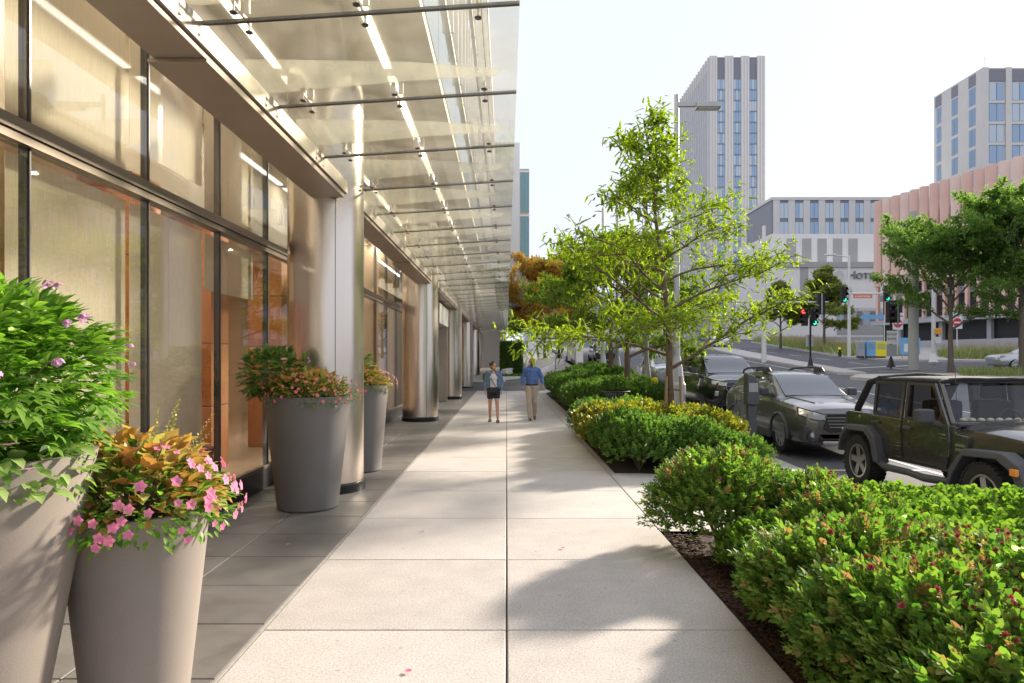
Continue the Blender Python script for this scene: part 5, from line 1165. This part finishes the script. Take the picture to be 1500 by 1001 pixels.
# bonnet, cowl and grille
rings = []
for i in range(9):
    u = i/8; xx = .70+1.30*u; hw = .74-.10*u; zt = 1.19-.07*u*u
    half = [(0, .72), (hw, .74), (hw, zt-.13), (hw*.97, zt-.05), (hw*.8, zt), (hw*.4, zt+.03), (0, zt+.035)]
    rings.append([(xx, a, b) for a, b in half]+[(xx, -a, b) for a, b in half[-2:0:-1]])
ring_mesh(rings, 'bonnet', 'paint_jeep', J, 35)
MB().box(.62, .80, -.74, .74, 1.165, 1.20).build('cowl', 'black_plastic', J, bevel=.01)
g = MB().box(1.985, 2.05, -.62, .62, .72, 1.13).build('grille', 'paint_jeep', J, bevel=.03)
for k in range(7): MB().box(2.045, 2.056, -.30+k*.1-.03, -.30+k*.1+.03, .80, 1.04).build('slot', 'ink', g)
for s_ in (-1, 1): MB().lathe([(0, .03), (.09, .02), (.10, -.02)], 18, Matrix.Translation((2.05, s_*.47, .93)) @ Matrix.Rotation(R(90), 4, 'Y')).build('headlight', 'lamp_lens', J, 40)
MB().box(2.02, 2.26, -.82, .82, .50, .68).build('front_bumper', 'black_plastic', J, bevel=.05, seg=3); MB().box(2.10, 2.30, -.55, .55, .44, .54).build('bumper_trim', 'alloy', J, bevel=.03)
MB().box(-2.2, -2.05, -.78, .78, .52, .68).build('rear_bumper', 'black_plastic', J, bevel=.04)
for a, fr in ((FA, True), (RA, False)):
    for s_ in (-1, 1):
        out = [(-.66, .44), (-.60, .66), (-.36, .93), (.30, .97), (.56, .86), (.70, .58), (.70, .46)] if fr else [(-.62, .50), (-.56, .78), (-.34, .96), (.30, .98), (.50, .84), (.62, .46)]
        inn = [(p[0]*.86, p[1]-.085 if p[1] > .6 else p[1]) for p in out]
        mb = MB(); n = len(out); v = []
        for (p, yo) in ((out, .74), (out, .925), (inn, .955), (inn, .74)):
            for q in p: v.append((a+q[0], s_*yo, q[1]))
        f = []
        for k in range(3):
            for i in range(n-1): f.append((k*n+i, k*n+i+1, (k+1)*n+i+1, (k+1)*n+i))
        for i in range(n-1): f.append((3*n+i, 3*n+i+1, i+1, i))
        f += [(0, n, 2*n, 3*n), (n-1, 2*n-1, 3*n-1, 4*n-1)]
        fl = mb.add(v, f).build('fender_flare', 'black_plastic', J, bevel=.02, seg=3)
        if fr: MB().box(a+.50, a+.60, min(s_*.93, s_*.975), max(s_*.93, s_*.975), .74, .82).build('side_marker', 'amber', fl, bevel=.015)
        wheel(J, a, s_*.79, .405, .27, s_, 5, True)
def dpoly(poly, y0, y1, nm, m, s_, par=J, bev=.012): return MB().prism(poly, min(s_*y0, s_*y1), max(s_*y0, s_*y1), 'y').build(nm, m, par, bevel=bev)
for s_ in (-1, 1):
    fd = dpoly([(-.30, .60), (-.36, .72), (-.36, 1.16), (.66, 1.16), (.68, .80), (.60, .60)], HW-.03, HW+.012, 'door', 'paint_jeep', s_)
    rdoor = dpoly([(-.40, .60), (-.40, 1.16), (-1.20, 1.16), (-1.20, 1.02), (-1.02, .80), (-.94, .60)], HW-.03, HW+.012, 'door', 'paint_jeep', s_)
    for d_, poly in ((fd, [(-.36, 1.165), (-.36, 1.70), (.26, 1.70), (.62, 1.165)]), (rdoor, [(-.42, 1.165), (-.42, 1.70), (-1.20, 1.69), (-1.20, 1.165)])):
        cx = sum(p[0] for p in poly)/4; cz = sum(p[1] for p in poly)/4; inn = [(cx+(p[0]-cx)*.84, cz+(p[1]-cz)*.84) for p in poly]
        mb = MB(); yo = [s_*(HW-.01-(p[1]-1.165)*.10) for p in poly]
        for off in (0, -.03*s_):
            for p, y_ in zip(poly, yo): mb.v.append((p[0], y_+off, p[1]))
            for p in inn: mb.v.append((p[0], s_*(HW-.01-(p[1]-1.165)*.10)+off, p[1]))
        for i in range(4):
            j = (i+1) % 4; mb.f += [(i, j, 4+j, 4+i), (8+i, 12+i, 12+j, 8+j), (i, 8+i, 8+j, j), (4+i, 4+j, 12+j, 12+i)]
        mb.build('window_frame', 'paint_jeep', d_); MB().add([(p[0], s_*(HW-.022-(p[1]-1.165)*.10), p[1]) for p in inn], [(0, 1, 2, 3)]).build('window', 'glass_smoke' if 'glass_smoke' in MATS else 'car_glass', d_)
        hx = min(p[0] for p in poly)+.14; MB().box(hx-.09, hx+.09, min(s_*(HW+.01), s_*(HW+.05)), max(s_*(HW+.01), s_*(HW+.05)), 1.03, 1.075).build('handle', 'black_plastic', d_, bevel=.012)
        fx = max(p[0] for p in poly)-.02
        for z_ in (.74, 1.02): MB().box(fx-.09, fx+.05, min(s_*HW, s_*(HW+.03)), max(s_*HW, s_*(HW+.03)), z_-.03, z_+.03).build('hinge', 'paint_jeep', d_, bevel=.008)
    m_ = MB().box(.42, .56, min(s_*.90, s_*1.12), max(s_*.90, s_*1.12), 1.18, 1.37).build('mirror', 'black_plastic', J, bevel=.04, seg=3); MB().tube([(.52, s_*.78, 1.14), (.5, s_*.95, 1.20)], .025, 6).build('mirror_arm', 'black_plastic', m_)
    st_ = MB().tube([(-.95, s_*.82, .46), (-.6, s_*.90, .43), (-.1, s_*.88, .44), (.3, s_*.90, .43), (.85, s_*.84, .46)], [.05, .055, .05, .055, .05], 8).build('side_step', 'black_plastic', J, 60)
    MB().tube([(.60, s_*.70, 1.18), (.24, s_*.63, 1.73)], .034, 8).build('windscreen_pillar', 'paint_jeep', J, 60)
    MB().tube([(-1.25, s_*.66, 1.70), (-1.45, s_*.68, 1.66), (-1.80, s_*.70, 1.22), (-1.82, s_*.70, 1.1)], .055, 8).build('roll_bar', 'cloth_black', J, 60)
    MB().tube([(-.38, s_*.66, 1.70), (-.38, s_*.70, 1.12)], .04, 8).build('roll_bar', 'cloth_black', J, 60)
    for z_ in (.86, .92): MB().box(.78, .96, min(s_*HW*.955, s_*(HW-.0)), max(s_*HW*.955, s_*(HW-.0)), z_, z_+.03).build('vent_slat', 'alloy', J)
    MB().box(-.16, .2, s_*.35-.26, s_*.35+.26, .95, 1.12).build('seat', 'seat_dark', J, bevel=.05); MB().box(-.26, -.08, s_*.35-.25, s_*.35+.25, 1.05, 1.45).build('seat_back', 'seat_dark', J, bevel=.06); MB().box(-.24, -.12, s_*.35-.13, s_*.35+.13, 1.47, 1.66).build('headrest', 'seat_dark', J, bevel=.04)
MB().tube([(.60, -.70, 1.19), (.60, .70, 1.19)], .03, 8).build('windscreen_base', 'paint_jeep', J); MB().tube([(.24, -.64, 1.73), (.24, .64, 1.73)], .034, 8).build('windscreen_header', 'paint_jeep', J)
MB().add([(.605, -.68, 1.21), (.605, .68, 1.21), (.25, .61, 1.71), (.25, -.61, 1.71)], [(0, 1, 2, 3)]).build('windscreen', 'glass_clear', J)
mb = MB(); nx, ny = 14, 8
for i in range(nx+1):
    for j in range(ny+1):
        xx = .30-1.62*i/nx; q = -1+2*j/ny; mb.v.append((xx, q*.665, 1.775-.05*q**6+.008*math.sin(i*1.3+j)*(1-abs(q))-.03*((i/nx)**4)))
for i in range(nx):
    for j in range(ny): mb.f.append((i*(ny+1)+j, (i+1)*(ny+1)+j, (i+1)*(ny+1)+j+1, i*(ny+1)+j+1))
o = mb.build('soft_top', 'cloth_black', J, 60); md = o.modifiers.new('s', 'SOLIDIFY'); md.thickness = .045
MB().tube([(-1.30, -.62, 1.70), (-1.34, 0, 1.75), (-1.30, .62, 1.70)], .065, 10).build('rolled_top', 'cloth_black', J, 60)
MB().box(-1.95, -1.35, -.62, .62, 1.02, 1.10).build('cargo_cover', 'cloth_black', J, bevel=.03)
MB().box(.42, .64, -.66, .66, 1.06, 1.20).build('dashboard', 'seat_dark', J, bevel=.03)
for k in range(9): MB().ball((.50, -.5+k*.12, 1.225), (.05, .045, .03), 8, 5).build('dash_item', 'dash_trim', J, 60)
MB().lathe([(.15, -.012), (.17, 0), (.15, .012)], 20, Matrix.Translation((.22, .35, 1.2)) @ Matrix.Rotation(R(65), 4, 'Y')).build('steering_wheel', 'seat_dark', J, 60)
MB().tube([(.72, -.72, 1.16), (.70, -.74, 1.95)], [.006, .003], 5).build('aerial', 'black_plastic', J)
MB().tube([(.75, -.3, 1.215), (.62, .15, 1.24)], .01, 5).build('wiper', 'black_plastic', J); MB().tube([(.75, .2, 1.215), (.62, .6, 1.24)], .01, 5).build('wiper', 'black_plastic', J)
# ================================================================ two people walking
mat('skin', (.55, .30, .20), .55); mat('skin_man', (.48, .26, .18), .55); mat('denim', (.13, .20, .30), .85, var=.25, vscale=14); mat('denim_dark', (.025, .03, .05), .85, var=.2, vscale=14); mat('top_white', (.72, .70, .69), .85); mat('hair_dark', (.035, .02, .014), .6, var=.3, vscale=40); mat('shirt_blue', (.09, .17, .42), .8, var=.12, vscale=12); mat('chino', (.46, .38, .30), .85, var=.1, vscale=10); mat('leather_black', (.012, .012, .013), .4); mat('shoe_grey', (.07, .06, .055), .6); mat('hair_grey', (.12, .08, .06), .7)
def cap_chain(mb, pts, rad, n=12, flat=None):
    """tapered limb with rounded ends"""
    for a, b, ra, rb in zip(pts, pts[1:], rad, rad[1:]):
        a = Vector(a); b = Vector(b); k = 5; mb.tube([a.lerp(b, i/k) for i in range(k+1)], [ra+(rb-ra)*i/k for i in range(k+1)], n)
    for p, r_ in zip(pts, rad): mb.ball(p, r_, n, 8)
    return mb
def fuse(mb, name, m, parent, vox=.011, smooth_it=5):
    o = mb.build(name, m, parent)
    md = o.modifiers.new('r', 'REMESH'); md.mode = 'VOXEL'; md.voxel_size = vox; s_ = o.modifiers.new('s', 'SMOOTH'); s_.iterations = smooth_it; s_.factor = .5
    dg = bpy.context.evaluated_depsgraph_get(); me = bpy.data.meshes.new_from_object(o.evaluated_get(dg)); o.modifiers.clear(); o.data = me
    me.polygons.foreach_set('use_smooth', [True]*len(me.polygons)); me.materials.clear(); me.materials.append(MATS[m]); return o
def hand(mb, w, d, side, s_=1.0):
    """palm, four curled fingers and a thumb hanging from wrist w along d"""
    d = Vector(d).normalized(); w = Vector(w); x = Vector((0, -1, 0)); sd = d.cross(x).normalized()
    mb.ball(w+d*.045*s_, (.022*s_, .038*s_, .05*s_), 10, 8)
    for i, l in enumerate((.070, .078, .073, .058)):
        b = w+d*.08*s_+x*(.028-.019*i)*s_; cap_chain(mb, [b, b+d*l*.5*s_+sd*side*.008, b+d*l*.85*s_+sd*side*.028], [.0095*s_, .009*s_, .0075*s_], 7)
    b = w+d*.03*s_+x*.032*s_; cap_chain(mb, [b, b+d*.03*s_+x*.022*s_, b+d*.062*s_+x*.024*s_+sd*side*.012], [.012*s_, .011*s_, .009*s_], 7)
def head_mesh(mb, c, s_, yaw):
    Mz = Matrix.Rotation(yaw, 4, 'Z'); c = Vector(c)
    def P(x, y, z): return c+(Mz @ Vector((x, y, z)))*s_
    mb.ball(P(0, .01, .03), (.074*s_, .092*s_, .098*s_), 14, 12, Mz); mb.ball(P(0, -.022, -.045), (.056*s_, .064*s_, .072*s_), 12, 10, Mz); mb.ball(P(0, -.062, -.088), .026*s_, 8, 6)
    cap_chain(mb, [P(0, -.088, .02), P(0, -.108, -.022)], [.010*s_, .016*s_], 8)
    for q in (-1, 1): mb.ball(P(q*.077, .008, -.002), (.012*s_, .022*s_, .034*s_), 8, 6, Mz); mb.ball(P(q*.032, -.078, .03), (.022*s_, .012*s_, .008*s_), 8, 6, Mz)
    mb.ball(P(0, -.088, -.055), (.025*s_, .010*s_, .010*s_), 8, 6, Mz)
    return P
# woman in denim jacket ------------------------------------------------------------
Pw = thing('person', 'person in denim jacket and dark shorts walking with a black waist bag, looking aside', 'person', (-.36, 18.9, .0))
hip = (( -.085, 0, .86), (.085, 0, .86)); kn = ((-.095, -.02, .48), (.10, -.10, .49)); an = ((-.10, .07, .09), (.12, -.16, .085))
sh_ = ((-.165, 0, 1.345), (.165, 0, 1.345)); el = ((-.235, .04, 1.09), (.235, .05, 1.09)); wr_ = ((-.235, -.03, .87), (.225, -.04, .87))
b = MB()
for i in (0, 1):
    cap_chain(b, [hip[i], kn[i], an[i]], [.082, .052, .034]); k = Vector(kn[i]); a_ = Vector(an[i]); b.ball(k.lerp(a_, .3)+Vector((0, .02, 0)), (.05, .054, .11), 10, 8)
    f = Vector(an[i]); cap_chain(b, [f+Vector((0, .03, -.045)), f+Vector((0, -.08, -.06)), f+Vector((0, -.15, -.068))], [.034, .032, .022], 10)
    cap_chain(b, [sh_[i], el[i], wr_[i]], [.048, .037, .027]); hand(b, wr_[i], (0, -.15, -1), 1 if i else -1, .95)
b.ball((0, 0, .90), (.15, .105, .13), 14, 10); b.ball((0, 0, 1.08), (.12, .085, .16), 14, 10); b.ball((0, 0, 1.26), (.155, .095, .14), 14, 10)
cap_chain(b, [(0, .01, 1.34), (0, 0, 1.46)], [.05, .045]); P = head_mesh(b, (0, -.01, 1.535), .98, R(35)); fuse(b, 'body', 'skin', Pw)
b = MB(); b.ball((0, 0, 1.08), (.128, .095, .17), 14, 10); b.ball((0, -.008, 1.24), (.14, .105, .13), 14, 10); b.ball((0, 0, .96), (.14, .105, .10), 14, 10); fuse(b, 'white_top', 'top_white', Pw)
b = MB()
for i in (0, 1):
    cap_chain(b, [sh_[i], el[i], (wr_[i][0], wr_[i][1]+.01, wr_[i][2]+.06)], [.066, .056, .045])
    sx = -1 if i == 0 else 1; cap_chain(b, [(sx*.12, .0, 1.33), (sx*.125, .0, 1.15), (sx*.135, -.005, .96)], [.07, .075, .07]); cap_chain(b, [(sx*.10, .05, 1.30), (sx*.09, .055, 1.1), (sx*.09, .055, .95)], [.07, .075, .075])
    cap_chain(b, [(sx*.05, -.03, 1.40), (sx*.10, -.085, 1.30)], [.025, .03])
b.ball((0, .06, 1.2), (.13, .06, .2), 12, 10); fuse(b, 'denim_jacket', 'denim', Pw)
b = MB()
for i in (0, 1): h = Vector(hip[i]); k = Vector(kn[i]); cap_chain(b, [h+Vector((0, 0, .03)), h.lerp(k, .42)], [.105, .095])
b.ball((0, .0, .91), (.165, .122, .10), 14, 10); fuse(b, 'shorts', 'denim_dark', Pw)
b = MB(); b.ball(P(0, .03, .055), (.084, .095, .09), 14, 10); b.ball(P(0, .04, .0), (.08, .075, .09), 12, 8); b.ball(P(-.01, .12, .06), (.055, .055, .06), 10, 8); b.ball(P(.03, .13, .03), (.03, .03, .05), 8, 6); fuse(b, 'hair', 'hair_dark', Pw, .01)
for q in (-1, 1): MB().ball(P(q*.032, -.088, .02), (.010, .006, .006), 8, 6).build('eye', 'ink', Pw)
o = MB().box(-.13, .13, -.20, -.125, .80, .95).build('waist_bag', 'leather_black', None, bevel=.03, seg=3, loc=(-.36, 18.9, 0)); tag(o, 'black leather waist bag worn by the person in shorts', 'bag')
MB().tube([(-.14, .02, 1.36), (-.05, -.13, 1.15), (.10, -.15, .94)], .01, 6).build('strap', 'leather_black', o)
for i in (0, 1): f = Vector(an[i]); MB().box(f.x-.042, f.x+.042, f.y-.18, f.y+.06, f.z-.09, f.z-.068).box(f.x-.045, f.x+.045, f.y-.12, f.y-.07, f.z-.07, f.z-.02).build('sandal', 'leather_black', Pw, bevel=.008)
# bearded man -----------------------------------------------------------------------
Pm = thing('person', 'person with short beard in blue shirt and beige trousers walking, arms bent', 'person', (.72, 19.4, .0))
hip = ((-.09, 0, .93), (.09, 0, .93)); kn = ((-.085, -.10, .53), (.075, .02, .52)); an = ((-.06, -.16, .10), (.085, .26, .17))
sh_ = ((-.185, 0, 1.425), (.185, 0, 1.425)); el = ((-.275, .05, 1.17), (.29, .06, 1.18)); wr_ = ((-.25, -.10, .96), (.30, -.16, 1.02))
b = MB()
for i in (0, 1):
    cap_chain(b, [hip[i], kn[i], an[i]], [.09, .06, .042]); f = Vector(an[i]); cap_chain(b, [f, f+Vector((0, -.1, -.05))], [.035, .03])
    cap_chain(b, [sh_[i], el[i], wr_[i]], [.055, .043, .031]); hand(b, wr_[i], (0, -.35, -1) if i == 0 else (.1, -.6, -.6), 1 if i else -1, 1.08)
b.ball((0, 0, .98), (.16, .12, .13), 14, 10); b.ball((0, 0, 1.16), (.155, .115, .17), 14, 10); b.ball((0, 0, 1.36), (.185, .115, .15), 14, 10)
cap_chain(b, [(0, .01, 1.46), (0, 0, 1.57)], [.06, .055]); P = head_mesh(b, (0, -.015, 1.655), 1.04, R(6)); fuse(b, 'body', 'skin_man', Pm)
b = MB()
for i in (0, 1): cap_chain(b, [sh_[i], el[i], (wr_[i][0], wr_[i][1]+.015, wr_[i][2]+.05)], [.066, .058, .044])
b.ball((0, -.005, 1.03), (.178, .14, .10), 14, 10); b.ball((0, -.012, 1.16), (.178, .142, .17), 14, 10); b.ball((0, 0, 1.27), (.19, .135, .17), 14, 10); b.ball((0, 0, 1.38), (.20, .125, .12), 14, 10); cap_chain(b, [(-.18, .005, 1.435), (0, .01, 1.50), (.18, .005, 1.435)], [.055, .07, .055]); fuse(b, 'shirt', 'shirt_blue', Pm, .011, 9)
for k in range(5): MB().ball((0, -.152 if k < 4 else -.12, 1.1+k*.085), .007, 6, 5).build('button', 'top_white', Pm)
b = MB()
for i in (0, 1): cap_chain(b, [hip[i], kn[i], (an[i][0], an[i][1]+.01, an[i][2]-.01)], [.112, .078, .062])
b.ball((0, 0, .97), (.168, .13, .085), 14, 10); fuse(b, 'trousers', 'chino', Pm)
MB().lathe([(.178, -.018), (.183, 0), (.178, .018)], 24, Matrix.Scale(.78, 4, (0, 1, 0)), c=(0, 0, 1.015)).build('belt', 'leather_black', Pm, 60)
for i in (0, 1):
    f = Vector(an[i]); rx = 0 if i == 0 else .5; M = Matrix.Translation(f) @ Matrix.Rotation(rx, 4, 'X'); b = MB(); cap_chain(b, [M @ Vector((0, .04, -.055)), M @ Vector((0, -.1, -.062)), M @ Vector((0, -.18, -.07))], [.042, .042, .03], 10); fuse(b, 'shoe', 'shoe_grey', Pm)
b = MB(); b.ball(P(0, -.045, -.075), (.062, .06, .05), 12, 8); b.ball(P(0, -.075, -.05), (.04, .03, .022), 10, 8); fuse(b, 'beard', 'hair_grey', Pm, .009)
b = MB(); b.ball(P(0, .035, .03), (.082, .085, .075), 12, 8); fuse(b, 'hair', 'hair_grey', Pm, .01)
for q in (-1, 1): MB().ball(P(q*.033, -.09, .02), (.010, .006, .006), 8, 6).build('eye', 'ink', Pm)
